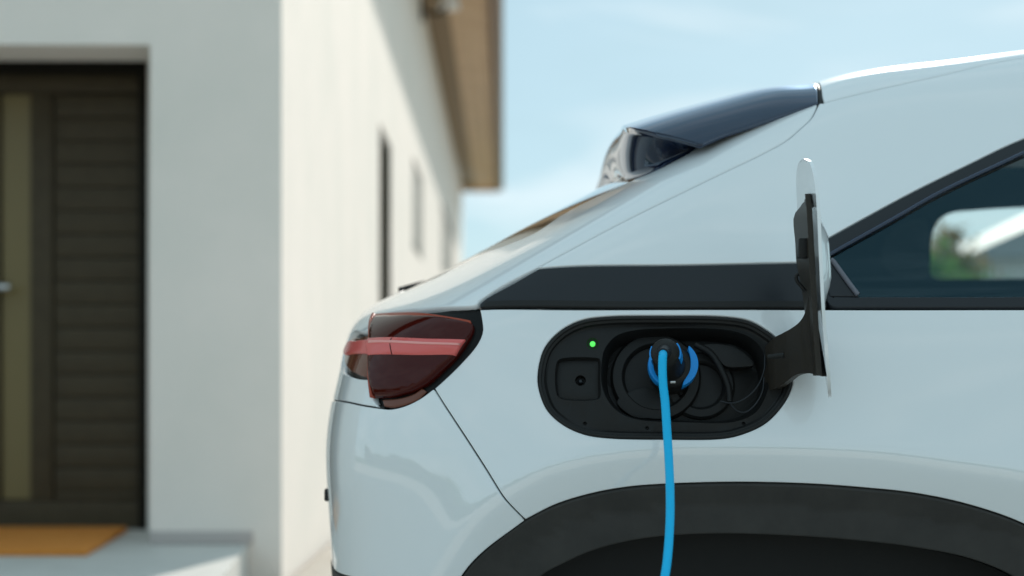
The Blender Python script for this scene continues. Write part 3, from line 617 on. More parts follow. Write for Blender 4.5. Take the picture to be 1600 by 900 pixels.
# cabin: tub, seats, far-side trim with its own window opening
box('cabin_floor', (-.25, YC-.75, .28), (2.7, YC+.75, .32), DARK, car)
for s_ in (-1, 1):
    V, Fc = [], []; zs = np.linspace(.33, 1.02, 8)
    for z in zs:
        for x in (-.15, 2.6): V.append((x, YC+s_*(float(WS(z))-.11 if z > .5 else .76), z))
    for i in range(7): Fc.append((2*i, 2*i+1, 2*i+3, 2*i+2))
    raw('door_lining', V, Fc, TRIMI, car)
box('seat_back', (.72, YC-.62, .45), (.86, YC+.62, 1.02), SEAT, car, bevel=.05, seg=3)
box('seat_cushion', (.84, YC-.62, .42), (1.35, YC+.62, .56), SEAT, car, bevel=.05, seg=3)
box('parcel_shelf', (-.12, YC-.66, .93), (.70, YC+.66, .95), DARK, car)
for s_ in (-1, 1):
    box('seat_back', (1.62, YC+s_*.37-.24, .50), (1.78, YC+s_*.37+.24, 1.05), SEAT, car, bevel=.06, seg=3)
    box('headrest', (1.64, YC+s_*.37-.12, 1.09), (1.74, YC+s_*.37+.12, 1.25), SEAT, car, bevel=.04, seg=3)
    box('seat_cushion', (1.70, YC+s_*.37-.24, .42), (2.2, YC+s_*.37+.24, .58), SEAT, car, bevel=.06, seg=3)
def fart(px, py, ins=.05):
    y = 4.0
    for _ in range(20): z = ZC+(HY-py)/F*y; y = YC+float(WS(z))-ins
    return np.array([(px-800)/F*y, y, z])
def far_plate(name, outl, holes, ins, material):
    loops = [outl]+holes; V2 = [p_ for l in loops for p_ in l]; E_ = []; s = 0
    for l in loops: E_ += [(s+i, s+(i+1) % len(l)) for i in range(len(l))]; s += len(l)
    o_ = np.array(outl, float); gx, gy = np.meshgrid(np.arange(o_[:, 0].min()+20, o_[:, 0].max(), 50), np.arange(o_[:, 1].min()+10, o_[:, 1].max(), 22)); V2 = V2+[tuple(v) for v in np.stack([gx.ravel(), gy.ravel()], -1)]
    r = delaunay_2d_cdt([Vector(v) for v in V2], E_, [], 0, 1e-4); nv = np.array([tuple(v) for v in r[0]]); tri = [f for f in r[2]]
    cc = np.array([nv[list(f)].mean(0) for f in tri]); k_ = inside(o_, cc)
    for h in holes: k_ &= ~inside(np.array(h, float), cc)
    return raw(name, [fart(a, b, ins) for a, b in nv], [f for f, u in zip(tri, k_) if u], material, car)
op = [tuple(v) for v in catmull([(1456, 432), (1454, 400), (1456, 370), (1466, 345), (1486, 333), (1520, 329), (1580, 325), (1700, 322), (1760, 330), (1770, 380), (1765, 432), (1600, 435), (1500, 435.5)], 5, closed=True)]
far_plate('far_side_trim', [(1180, 470), (1290, 385), (1420, 300), (1510, 262), (1900, 262), (1900, 560), (1180, 560)], [op], .06, TRIMI)
ov = [tuple(v) for v in catmull([(1376, 400), (1384, 372), (1405, 350), (1448, 345), (1450, 390), (1448, 432), (1410, 432), (1388, 424)], 5, closed=True)]
far_plate('pillar_pad', ov, [], .075, mat('pillar_pad_fabric', (.05, .05, .048), rough=.8))

# ------------------------------------------------------------------ spoiler
def hp(px, py): return hit(px, py)
TSP = Spl([.20, .30, .42, .52, .60, .66, .75], [1.4538, 1.4854, 1.5183, 1.54]+[float(TS(.60))+.0012, float(TS(.66)), float(TS(.75))])
def SPF(p):
    x, y, z = p[..., 0], p[..., 1], p[..., 2]; h_ = np.abs(y-YC)
    w = WS(z)-.085*(np.maximum(.45-x, 0)/.85)**2.2+.003
    return smax(h_-w, (z-(TSP(x)-.20*h_*h_))*.9, .10)
BODY0 = BODY; EDG = SPB[:5]; XC = .236
CUTP = [(1094, 225), (1056, 214), (1019, 206), (990, 200.5), (972, 198.5)]
def on_spoiler(on):
    global BODY
    BODY = SPF if on else BODY0; HC.clear()
on_spoiler(True)
eg = hits(EDG); cutp = hits(CUTP[:4])+[top_pt(XC+.004, .16)]; rear_edge = [cutp[-1], top_pt(XC, .08), top_pt(XC, 0)]
SPC = Cyl(np.array([.44, YC, 1.0])); SPT = Top(np.array([.44, YC, .9]))
SJ = [march(np.array([[q_[0], q_[1], 2.2]]), np.array([[0, 0, -1.]]), 0, 1.5)[0] for q_ in joint(12)]
spo = panel('spoiler', [eg, cutp, rear_edge, [rear_edge[-1], top_pt(.4, 0), SJ[0]], SJ+[eg[0]]], GLOSSB, car, SPT, mirror='join', grid=.010, gap=.0, bev=.003, bevd=.002, skirt=.012)
on_spoiler(False)
# swept end face between the cut edge and the body, carried round to the trailing edge
nt_ = 30
def even(c, n):
    d = np.r_[0, np.cumsum(np.linalg.norm(np.diff(c, axis=0), axis=1))]; t = np.linspace(0, d[-1], n); return np.stack([np.interp(t, d, c[:, i]) for i in range(3)], -1)
bot = [hit(1094, 225.5), hit(1078, 238), hit(1044, 257), hit(1017, 270), hit(992, 280), px_at(968, 274, 3.10)]
tope = even(catmull(cutp, 14), nt_); bote = even(catmull(bot, 12), nt_)
cen_t = rear_edge[-1]; cen_b = top_pt(.240, 0)+np.array([0, 0, .006])
ext = 10
rt = even(catmull(rear_edge, 8), ext+1)[1:]; rb = [cen_b*(k/ext)+bote[-1]*(1-k/ext) for k in range(1, ext+1)]
tt_ = np.r_[tope, rt]; bb_ = np.r_[bote, rb]; V, Fc = [], []; m = 14
for i in range(len(tt_)):
    d = tt_[i]-bb_[i]; w_ = min(1, i/nt_); bulge = np.array([-.022*w_**2, 0.030*(1-w_)*w_*2, 0])
    for k in range(m+1):
        t = k/m; V.append(bb_[i]+d*t+bulge*math.sin(math.pi*t)**.7)
for i in range(len(tt_)-1):
    for k in range(m): Fc.append((i*(m+1)+k, (i+1)*(m+1)+k, (i+1)*(m+1)+k+1, i*(m+1)+k+1))
V = np.array(V); n0 = len(V); Vm = V.copy(); Vm[:, 1] = 2*YC-Vm[:, 1]
G = V.reshape(len(tt_), m+1, 3)
for _ in range(60):
    G2 = G.copy(); G2[1:-1, 1:-1] = G[1:-1, 1:-1]*.5+(G[:-2, 1:-1]+G[2:, 1:-1])*.25; G2[-1, 1:-1] = G[-1, 1:-1]*.5+G[-2, 1:-1]*.5*np.array([1, 0, 1])+np.array([0, .5*YC, 0]); G = G2
V = G.reshape(-1, 3); Vm = V.copy(); Vm[:, 1] = 2*YC-Vm[:, 1]
raw('spoiler_fin', np.r_[V, Vm], Fc+[tuple(i+n0 for i in f[::-1]) for f in Fc], GLOSSB, spo)
# dark joint between spoiler and roof
tube('roof_joint', [p_+np.array([.004, 0, -.005]) for p_ in JN], .005, RUBBER, spo, 8)

# ------------------------------------------------------------------ tail lamp
def lamp(far):
    mi = 'far' if far else None
    hs = [[(596, 637), (584, 624), (581, 592)], ILB, ILT, [(585, 496), (607, 489), (667, 481.5), (744, 478.5), (750, 484)], LAMP_R[::-1], [(678, 607), (656, 622), (633, 633), (611, 638), (596, 637)]]
    hou = panel('tail_lamp', hs, HOUS, car, R_, grid=.015, off=-.012, gap=.0, bev=.001, mirror=mi)
    lens = [[(583, 621), (580, 597), (581, 541), (586, 493)], [(586, 493), (625, 490.5), (660, 491), (700, 496), (735, 502)], [(735, 502), (739, 508), (738, 518), (730, 534), (714, 557), (690, 580), (667, 600), (644, 612)], [(644, 612), (610, 620), (583, 621)]]
    ln = panel('outer_lens', lens, RED, hou, R_, grid=.007, off=.001, gap=.0, bev=.004, bevd=.003, skirt=.020, mirror=mi, offn=lambda x, y: .010*np.sqrt(np.clip(np.sin(np.pi*np.clip((y-492)/130, 0, 1)), 0, 1))*np.clip((742-x)/40, 0, 1)**.5)
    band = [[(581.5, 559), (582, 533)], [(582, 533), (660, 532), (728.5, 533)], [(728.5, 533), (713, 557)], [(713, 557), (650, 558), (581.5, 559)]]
    panel('light_band', band, REDB, ln, R_, grid=.005, off=.0110, gap=0, bev=.001, bevd=.001, skirt=.010, mirror=mi, offn=lambda x, y: .0055*(1-np.abs((y-541)/np.where(y < 541, 9, 18)))*np.clip((742-x)/40, 0, 1)**.5)  # lens band; the sky's reflection is put into its lighter red
    panel('band_joint', [[(618, 558), (618, 532.5)], [(618, 532.5), (619.3, 532.5)], [(619.3, 532.5), (619.3, 558)], [(619.3, 558), (618, 558)]], RED, ln, R_, grid=.005, off=.0118, gap=0, bev=.0002, bevd=.0002, skirt=.004, mirror=mi, offn=lambda x, y: .0055*(1-np.abs((y-541)/np.where(y < 541, 9, 18))))
    lip = [[(585, 498), (586, 492.5)], [(586, 492.5), (625, 490), (660, 490.5), (700, 495.5), (735, 501.5)], [(735, 501.5), (736.5, 506)], [(736.5, 506), (700, 500), (655, 495.6), (620, 496), (585, 498)]]
    panel('painted_highlight', [[(586, 542.5), (586, 539)], [(586, 539), (660, 539), (724, 540)], [(724, 540), (722, 543)], [(722, 543), (660, 542.5), (586, 542.5)]], mat('painted_highlight_red', (.92, .36, .33), rough=.2, spec=.8), ln, R_, grid=.005, off=.0172, gap=0, bev=.0008, bevd=.0006, skirt=.003, mirror=mi, offn=lambda x, y: -.0055*(1-np.clip((742-x)/40, 0, 1)**.5))  # pale strip paints a highlight along the ridge of the band
    panel('lens_lip', lip, REDE, ln, R_, grid=.012, off=.0035, gap=0, bev=.0012, bevd=.0012, skirt=.008, mirror=mi)  # lens lip; the orange edge highlight is put into its colour
    ed = [[(582, 622), (579, 597), (580, 541), (585, 493)], [(585, 493), (587.5, 493)], [(587.5, 493), (582.5, 541), (581.5, 597), (585, 621)], [(585, 621), (582, 622)]]
    panel('lens_edge', ed, REDE, ln, R_, grid=.012, off=.0075, gap=0, bev=.001, bevd=.001, skirt=.012, mirror=mi)
    cl = [[(597, 634.5), (594, 624)], [(594, 624), (620, 622), (644, 615), (657, 606)], [(657, 606), (664, 611)], [(664, 611), (650, 624), (630, 632), (610, 636), (597, 634.5)]]
    panel('lower_lens', cl, LENSBR, hou, R_, grid=.012, off=-.004, gap=0, bev=.003, bevd=.002, skirt=.006, mirror=mi)
    tip = [[(744, 486), (690, 485), (640, 486)], [(640, 486), (640, 489)], [(640, 489), (700, 493), (740, 500)], [(740, 500), (744, 486)]]
    i1 = [[(577, 590), (560, 586), rear_pt(.53, .945), rear_pt(.47, .965)], [rear_pt(.47, .965), rear_pt(.53, .99), (562, 526), (578, 521)], [(578, 521), (578, 590)]]
    inn = panel('inner_lens', i1, LENSBR, hou, R_, grid=.012, off=-.002, gap=0, bev=.003, bevd=.003, mirror=mi)
    i2 = [[(578, 553), (556, 552), rear_pt(.53, .957), rear_pt(.49, .965)], [rear_pt(.49, .965), rear_pt(.53, .983), (556, 533), (578, 531)], [(578, 531), (578, 553)]]
    panel('inner_band', i2, REDB, inn, R_, grid=.012, off=.004, gap=0, bev=.003, bevd=.003, mirror=mi)
lamp(False); lamp(True)
# black cap on the back of the bumper
nb = hit(513, 773); box('bumper_cap', (nb[0]-.006, nb[1]-.02, nb[2]-.012), (nb[0]+.01, nb[1]+.03, nb[2]+.013), PLAST, car, bevel=.004)
wp = top_pt(-.20, .12)
tube('rear_wiper', [wp+np.array([-.05, -.03, -.020]), wp+np.array([.0, .02, -.001]), wp+np.array([.02, .10, .003]), top_pt(-.15, -.35)+np.array([0, 0, .003])], .006, RUBBER, car, 8)

# ------------------------------------------------------------------ charge port
O = hit(1040, 590); NRM = grad(O[None])[0]; EX = np.array([1, 0, 0.])-NRM*NRM[0]; EX /= np.linalg.norm(EX); EZ = np.cross(EX, NRM); EZ = -EZ if EZ[2] < 0 else EZ
def loc(px, py, dep=0.0):
    """photo pixel -> port plane coordinates at a given depth under the skin"""
    d = np.array([(px-800)/F, 1, (HY-py)/F]); q0 = O-NRM*dep; t = np.dot(q0-np.array([0, 0, ZC]), NRM)/np.dot(d, NRM); q_ = np.array([0, 0, ZC])+d*t-q0
    return np.array([q_.dot(EX), q_.dot(EZ)])
def w3(a, b, dep=0.0): return O+EX*a+EZ*b-NRM*dep
def sag(a, b):            # how far the curved skin lies from the port plane
    q0 = w3(a, b); r = march((q0+NRM*.1)[None], -NRM[None], 0, .25, 60)[0]; return np.dot(q0-r, NRM)
def l2(pts, dep=0, closed=True, n=6): return catmull([loc(*p_, dep) for p_ in pts], n, closed=closed)
def plate2(outl, holes, dep, V, Fc):
    loops = [outl]+list(holes); V2 = [p_ for l in loops for p_ in l]; E_ = []; s = 0
    for l in loops: E_ += [(s+i, s+(i+1) % len(l)) for i in range(len(l))]; s += len(l)
    r = delaunay_2d_cdt([Vector(v) for v in V2], E_, [], 0, 1e-7); nv = np.array([tuple(v) for v in r[0]]); st = len(V)
    V += [w3(a, b, dep(a, b) if callable(dep) else dep) for a, b in nv]
    for f in r[2]:
        c = nv[list(f)].mean(0)[None]
        if inside(np.array(outl), c)[0] and not any(inside(np.array(h), c)[0] for h in holes): Fc.append(tuple(st+i for i in f))
def wall2(la, da, lb, db, V, Fc):
    st = len(V); n = len(la); fa = da if callable(da) else (lambda a, b: da); fb = db if callable(db) else (lambda a, b: db)
    V += [w3(a, b, fa(a, b)) for a, b in la]+[w3(a, b, fb(a, b)) for a, b in lb]
    for i in range(n): Fc.append((st+i, st+(i+1) % n, st+n+(i+1) % n, st+n+i))
def fix(name, V, Fc, material, parent, bevel=0, angle=30):
    bm = bmesh.new(); vs = [bm.verts.new(v) for v in V]
    for f in Fc:
        try: bm.faces.new([vs[i] for i in f])
        except ValueError: pass
    bmesh.ops.remove_doubles(bm, verts=bm.verts, dist=1e-5)
    if bevel:
        es = [e for e in bm.edges if len(e.link_faces) == 2 and abs(e.calc_face_angle(0)) > .6]
        bmesh.ops.bevel(bm, geom=es, offset=bevel, segments=2, affect='EDGES', profile=.5, clamp_overlap=True)
    return bmo(name, bm, material, parent, angle=angle)
def scl(l, k, c=None):
    c = l.mean(0) if c is None else c; return c+(l-c)*k
def shrink(l, d):
    n = len(l); t = np.roll(l, -1, 0)-np.roll(l, 1, 0); t /= np.linalg.norm(t, axis=1)[:, None]; nr = np.stack([-t[:, 1], t[:, 0]], -1)
    if inside(l, (l[:1]+nr[:1]*1e-3))[0] == False: nr = -nr
    return l+nr*d
po = l2(PORT[:-1], 0)
q0_ = np.array([w3(a, b) for a, b in po]); r0_ = march(q0_+NRM*.1, np.tile(-NRM, (len(po), 1)), 0, .25, 60); sg = list(((q0_-r0_)*NRM).sum(1))
po1, po2, po3 = shrink(po, .003), shrink(po, .010), shrink(po, .012)
V, Fc = [], []
i_ = [0]
def depS(extra):
    it = iter(sg); return lambda a, b: next(it)+extra
wall2(shrink(po, -.002), depS(.006), po1, depS(.002), V, Fc); wall2(po1, depS(.002), po2, depS(.004), V, Fc); wall2(po2, depS(.004), po3, depS(.011), V, Fc)
FD = .016
wall2(po3, depS(.011), shrink(po, .015), FD, V, Fc)
rec = l2([(940, 566), (945, 545), (961, 526), (986, 517), (1039, 513), (1132, 515), (1164, 523), (1186, 539), (1197, 564), (1202, 592), (1196, 620), (1180, 645), (1148, 659), (1070, 660), (992, 655), (964, 642), (948, 623), (940, 600)], FD)
pk = l2([(868, 575), (872, 563), (884, 559), (930, 559), (937, 561), (938, 590), (937, 622), (930, 625), (884, 625), (872, 620), (868, 608)], FD, n=4)
hsm = []
for hx_, hy_ in ((914, 662), (1011, 669), (1162, 662), (1012, 505)):
    c = loc(hx_, hy_, FD); hsm.append(np.array([c+.0035*np.array([math.cos(t), math.sin(t)]) for t in np.linspace(0, 2*math.pi, 10, endpoint=False)]))
cl_ = loc(926, 537, FD); lh = np.array([cl_+.0105*np.array([math.cos(t), math.sin(t)]) for t in np.linspace(0, 2*math.pi, 22, endpoint=False)])
face = shrink(po, .015)
plate2(face, [rec, pk, lh]+hsm, FD, V, Fc)
for h in hsm: wall2(h, FD, scl(h, .8), FD+.008, V, Fc); plate2(scl(h, .8), [], FD+.008, V, Fc)
ch = loc(907, 595, FD+.012); ph = np.array([ch+.0095*np.array([math.cos(t), math.sin(t)]) for t in np.linspace(0, 2*math.pi, 18, endpoint=False)])
wall2(pk, FD, shrink(pk, .004), FD+.010, V, Fc); plate2(shrink(pk, .004), [ph], FD+.010, V, Fc); wall2(ph, FD+.010, ph, FD+.03, V, Fc); plate2(ph, [], FD+.03, V, Fc)
wall2(lh, FD, scl(lh, .8), FD+.004, V, Fc); plate2(scl(lh, .8), [], FD+.004, V, Fc)
RD = .062
r1, r2, r3 = shrink(rec, -.003), rec, shrink(rec, .010)
wall2(rec, FD, shrink(rec, .003), FD+.006, V, Fc); wall2(shrink(rec, .003), FD+.006, shrink(rec, .012), RD, V, Fc); plate2(shrink(rec, .012), [], RD, V, Fc)
port = fix('charge_port', V, Fc, PLAST, car, bevel=.0012)
# rolled seal round the rim
tube('rim_seal', [w3(a, b, s_+.0015) for (a, b), s_ in zip(list(shrink(po, .003))+list(shrink(po, .003))[:1], sg+sg[:1])], .0030, RUBBER, port, 8, caps=False)
lathe('status_light', [(.0048, 0), (.0048, .003), (.0036, .0048), (.0015, .0056)], w3(*cl_, FD+.004), NRM, GREENL, port, 20)
lathe('latch_pin', [(.004, 0), (.004, .012), (.0025, .014)], w3(*ch, FD+.028), NRM, SATIN, port, 14)
def arc_ring(name, px, py, dep, r0, r1, h, material, n=44, parent=port):
    c = loc(px, py, dep); lathe(name, [(r0, 0), (r0, h*.7), (r0+.002, h), (r1-.002, h), (r1, h*.7), (r1, 0)], w3(*c, dep), NRM, material, parent, n)
cs_ = loc(1024, 592, RD); lathe('socket', [(.079, 0), (.079, .012), (.075, .018), (.060, .020), (.056, .016), (.054, .008), (.02, .008), (.01, .008)], w3(*cs_, RD), NRM, PLAST, port, 48)
cs_ = loc(1094, 604, RD); lathe('dc_socket', [(.060, 0), (.060, .008), (.056, .012), (.044, .013), (.040, .010), (.038, .003), (.01, .003)], w3(*cs_, RD), NRM, PLAST, port, 48)
# hinged socket cover on the right with its shelf
def slab(name, px, dep, th, material, bev=.002, n=5, parent=port):
    l = l2(px, dep, n=n); V, Fc = [], []; plate2(l, [], dep, V, Fc); wall2(l, dep, l, dep+th, V, Fc); return fix(name, V, Fc, material, parent, bevel=bev)
slab('socket_cover', [(1098, 540), (1128, 538), (1158, 548), (1178, 570), (1162, 573), (1134, 572), (1120, 558)], .030, .02, PLAST)
slab('dc_cover', [(964, 628), (985, 612), (1012, 606), (1034, 618), (1040, 640), (1020, 652), (990, 651)], .044, .012, PLAST)
tube('cover_arm', [w3(*loc(x_, y_, .03), .03) for x_, y_ in catmull([(1086, 538), (1110, 552), (1128, 580), (1138, 606), (1140, 628)], 6)], .006, PLAST, port, 10)
for pth in ([(1125, 627), (1145, 630), (1165, 622), (1184, 603), (1194, 578), (1195, 556)], [(1142, 632), (1152, 642), (1165, 644), (1180, 632), (1191, 612), (1194, 590)]):
    tube('tether', [w3(*loc(x_, y_, .012), .012) for x_, y_ in catmull(pth, 8)], .0014, SATIN, port, 8)
# gooseneck hinge arm: pixel outlines given real depth (outwards from the skin)
def ribbon(name, rows, th, material, parent, bev=.0015):
    """rows: list of (upper pt, lower pt) 3-D pairs, thickened along x"""
    bm = bmesh.new(); A = []
    for u, l in rows: A.append([bm.verts.new(u), bm.verts.new(l), bm.verts.new(np.array(l)+th), bm.verts.new(np.array(u)+th)])
    for a, b in zip(A, A[1:]):
        for i in range(4): bm.faces.new((a[i], a[(i+1) % 4], b[(i+1) % 4], b[i]))
    bm.faces.new(A[0]); bm.faces.new(A[-1][::-1])
    return bmo(name, bm, material, parent, bevel=bev, angle=50)
HB = mat('hinge_plastic', (.030, .024, .018), rough=.5, bump=(600, .15, .001))
up = catmull([(1192, 545), (1209, 528), (1222, 521), (1238, 512), (1250, 502), (1258, 488), (1263, 465)], 5); lw = catmull([(1192, 608), (1210, 608), (1228, 597), (1243, 586), (1262, 583), (1276, 586), (1284, 588)], 5)
Ys = np.interp(np.linspace(0, 1, len(up)), [0, .15, .4, .7, 1], [2.47, 2.425, 2.385, 2.345, 2.315])
arm = ribbon('hinge_arm', [(px_at(*u, y), px_at(*l, y)) for u, l, y in zip(up, lw, Ys)], np.array([.012, .016, 0]), HB, port, .003)
tube('hinge_pin', [px_at(1200, 558, 2.375), px_at(1225, 555, 2.365)], .0042, PLAST, port, 12)
# the flap: painted stadium panel standing on end, seen almost edge-on
nearE = [(1255.5, 248), (1263, 252), (1269, 266), (1273, 287), (1276, 322), (1279.5, 400), (1283.5, 480), (1288, 540), (1292, 590), (1294, 621)]
farE = [(1254.5, 248), (1248, 254), (1244.5, 272), (1245.5, 327), (1250, 400), (1262, 480), (1281, 540), (1289.5, 590), (1293.6, 621)]
zt, zb = 248, 621
ne_ = catmull(nearE, 8); fe_ = catmull(farE, 8)
def atY(poly, py):
    j = np.clip(np.searchsorted(poly[:, 1], py), 1, len(poly)-1); t = (py-poly[j-1, 1])/max(poly[j, 1]-poly[j-1, 1], 1e-6); return poly[j-1, 0]+(poly[j, 0]-poly[j-1, 0])*t
NF, MF = 44, 12; V, Fc = [], []
YN, YF = 2.255, 2.40; ym = (YN+YF)/2; hw = (YF-YN)/2
for i in range(NF+1):
    a = math.pi*i/NF; py = (zt+zb)/2-(zb-zt)/2*math.cos(a); s = (py-zt)/(zb-zt)
    rr = .22; e = min(s, 1-s)/rr; wd = hw*(math.sqrt(max(0, 1-(1-min(e, 1))**2)) if e < 1 else 1)
    xn = atY(ne_, py); xf = atY(fe_, py)
    for k in range(MF+1):
        t = k/MF; Y = ym-wd+2*wd*t; sm_ = lambda a_, b_: (lambda q_: q_*q_*(3-2*q_))(min(1, max(0, (s-a_)/(b_-a_)))); bul = (.006*min(1, 4*min(s, 1-s))+.024*sm_(.16, .36)*(1-sm_(.48, .66)))*math.sin(math.pi*t)
        pn = px_at(xn, py, ym-wd); pf = px_at(xf, py, ym+wd); q = pn+(pf-pn)*t
        V.append(np.array([q[0]+bul*.9, Y, q[2]]))
n0 = len(V); V += [v+np.array([.0055, 0, 0]) for v in V]
w1 = MF+1
for i in range(NF):
    for k in range(MF):
        f = (i*w1+k, i*w1+k+1, (i+1)*w1+k+1, (i+1)*w1+k); Fc += [f, tuple(n0+j for j in f[::-1])]
    for k in (0, MF): Fc.append((i*w1+k, (i+1)*w1+k, n0+(i+1)*w1+k, n0+i*w1+k))
bm = bmesh.new(); vs = [bm.verts.new(v) for v in V]
for f in Fc:
    try: bm.faces.new([vs[i] for i in f])
    except ValueError: pass
bmesh.ops.remove_doubles(bm, verts=bm.verts, dist=2e-4)
flap = bmo('charge_flap', bm, PAINT, port, angle=45)
# black carrier on the inside of the flap with ribs and catch
cu = catmull([(1267, 300), (1262, 312), (1254, 326), (1246, 336), (1248, 380), (1250, 412), (1256, 440), (1262, 480), (1268, 540), (1276, 588)], 5)
cn = catmull([(1270, 302), (1272.5, 320), (1274, 345), (1275.5, 370), (1277, 410), (1279, 440), (1281.5, 480), (1285, 540), (1288.5, 588)], 5)
rows = []
for py in np.linspace(303, 587, 30):
    xa, xb = atY(cu, py)+3, atY(cn, py); rows.append((px_at(xb-4.0, py, 2.29), px_at(xa, py, 2.375)))
ribbon('flap_carrier', rows, np.array([-.009, 0, 0]), HB, port, .002)
slab_ = tube('flap_catch', [px_at(x_, y_, 2.33) for x_, y_ in catmull([(1258, 455), (1252, 447), (1246, 440), (1244, 432), (1247, 428)], 6)], .0030, PLAST, port, 8)
box('flap_bumper', tuple(px_at(1252, 392, 2.31)-np.array([.006, .01, .012])), tuple(px_at(1252, 392, 2.31)+np.array([.010, .012, .020])), PLAST, port, bevel=.003)
tube('flap_rib', [px_at(1263, 312, 2.30), px_at(1267, 380, 2.305), px_at(1270, 430, 2.305)], .005, PLAST, port, 8)

# ------------------------------------------------------------------ plug and cable (held in the port, a thing of its own)
pb = w3(*loc(1050, 584, .05), .05); ptip = px_at(1038.5, 549, 2.325); ax = ptip-pb; ln_ = np.linalg.norm(ax); ax /= ln_
cable = empty('charging_cable', (float(px_at(1040, 900, 2.1)[0]), 2.1, 0)); WORLDP.add('charging_cable')
tag(cable, 'bright blue charging cable with black and blue plug in the car', 'charging cable')
plug = lathe('plug', [(.024, 0), (.030, .004), (.031, .030), (.029, .050), (.026, .075), (.0245, ln_-.020), (.0235, ln_-.008), (.020, ln_-.001), (.012, ln_+.003), (.0095, ln_+.004)], pb, ax, PLAST, cable, 40)
# shell of the plug face: black body and two blue side grips
cs = w3(*loc(1050, 578, .02), .02)
def shell(name, a0, a1, r0, r1, d0, d1, material, sx=1.0, sz=1.0, nn=22, dxz=(0, 0)):
    V, Fc = [], []; A = np.linspace(math.radians(a0), math.radians(a1), nn); mid = (a0+a1)/2
    for j, a in enumerate(A):
        tp_ = math.sin(math.pi*j/(nn-1))**.45 if abs(a1-a0) < 350 else 1
        for r, d in ((r1-(r1-r0)*tp_, d0), (r1, d0), (r1, d1), (r1-(r1-r0)*tp_, d1)):
            V.append(cs+EX*(dxz[0]+r*math.cos(a)*sx)+EZ*(dxz[1]+r*math.sin(a)*sz)+NRM*d)
    for j in range(nn-1):
        for i in range(4): Fc.append((j*4+i, j*4+(i+1) % 4, (j+1)*4+(i+1) % 4, (j+1)*4+i))
    Fc += [(0, 1, 2, 3), tuple((nn-1)*4+i for i in (3, 2, 1, 0))]
    bm = bmesh.new(); vs = [bm.verts.new(v) for v in V]
    for f in Fc: bm.faces.new([vs[i] for i in f])
    bmesh.ops.remove_doubles(bm, verts=bm.verts, dist=1e-5)
    return bmo(name, bm, material, plug, bevel=.0012, angle=40)
lathe('plug_collar', [(.030, -.03), (.0375, -.028), (.0385, .0), (.0375, .022), (.033, .032), (.025, .036)], cs, NRM, PLAST, plug, 40)
shell('side_grip', -72, 52, .027, .0405, .004, .034, BLUE2, dxz=(.002, .003))
shell('side_grip', 145, 235, .030, .0405, .004, .032, BLUE2, dxz=(-.002, .003))
th = ptip-ax*.022
for a0, a1 in ((-25, 40), (150, 205)):
    V, Fc = [], []; nn = 14; u_ = EX-ax*EX.dot(ax); u_ /= np.linalg.norm(u_); v_ = np.cross(ax, u_); v_ = v_ if v_[2] > 0 else -v_
    for a in np.linspace(math.radians(a0), math.radians(a1), nn):
        c_ = u_*math.cos(a)+v_*math.sin(a)
        for r, d in ((.0235, -.030), (.0265, -.028), (.0262, .008), (.0235, .010)): V.append(th+c_*r+ax*d)
    for j in range(nn-1):
        for i in range(4): Fc.append((j*4+i, j*4+(i+1) % 4, (j+1)*4+(i+1) % 4, (j+1)*4+i))
    Fc += [(0, 1, 2, 3), tuple((nn-1)*4+i for i in (3, 2, 1, 0))]
    raw('blue_inlay', V, Fc, BLUE2, plug, angle=40)
cp = [(1036.5, 552, 2.322), (1036, 553.5, 2.306), (1035.3, 560, 2.292), (1035, 575, 2.287), (1036, 600, 2.282), (1039, 626, 2.277), (1042, 670, 2.265), (1045, 717, 2.25), (1046.8, 760, 2.235), (1047, 806, 2.215), (1044, 860, 2.185), (1039, 900, 2.16)]
c3 = [px_at(*p_) for p_ in cp]; e3 = c3[-1]
c3 += [e3+np.array(v) for v in ((-.03, -.05, -.12), (-.07, -.10, -.28), (-.12, -.17, -.43), (-.20, -.26, -.52), (-.36, -.40, -.556), (-.7, -.62, -.560), (-1.4, -.7, -.560), (-2.4, -.3, -.560), (-3.2, .8, -.560))]
c3 = [np.array([v[0], v[1], max(v[2], .0078)]) for v in c3]
tube('cable', catmull(c3, 12), .0069, BLUE, cable, 18)
tube('strain_relief', [ptip-ax*.004, px_at(1037.2, 550.5, 2.316), px_at(1036.4, 552.5, 2.307)], [.0125, .0112, .0092], SATIN, plug, 16)
sp = px_at(1047.5, 597, 2.335); tube('lock_pin', [sp, sp+np.array([.008, 0, 0])], .0022, METAL, plug, 10)

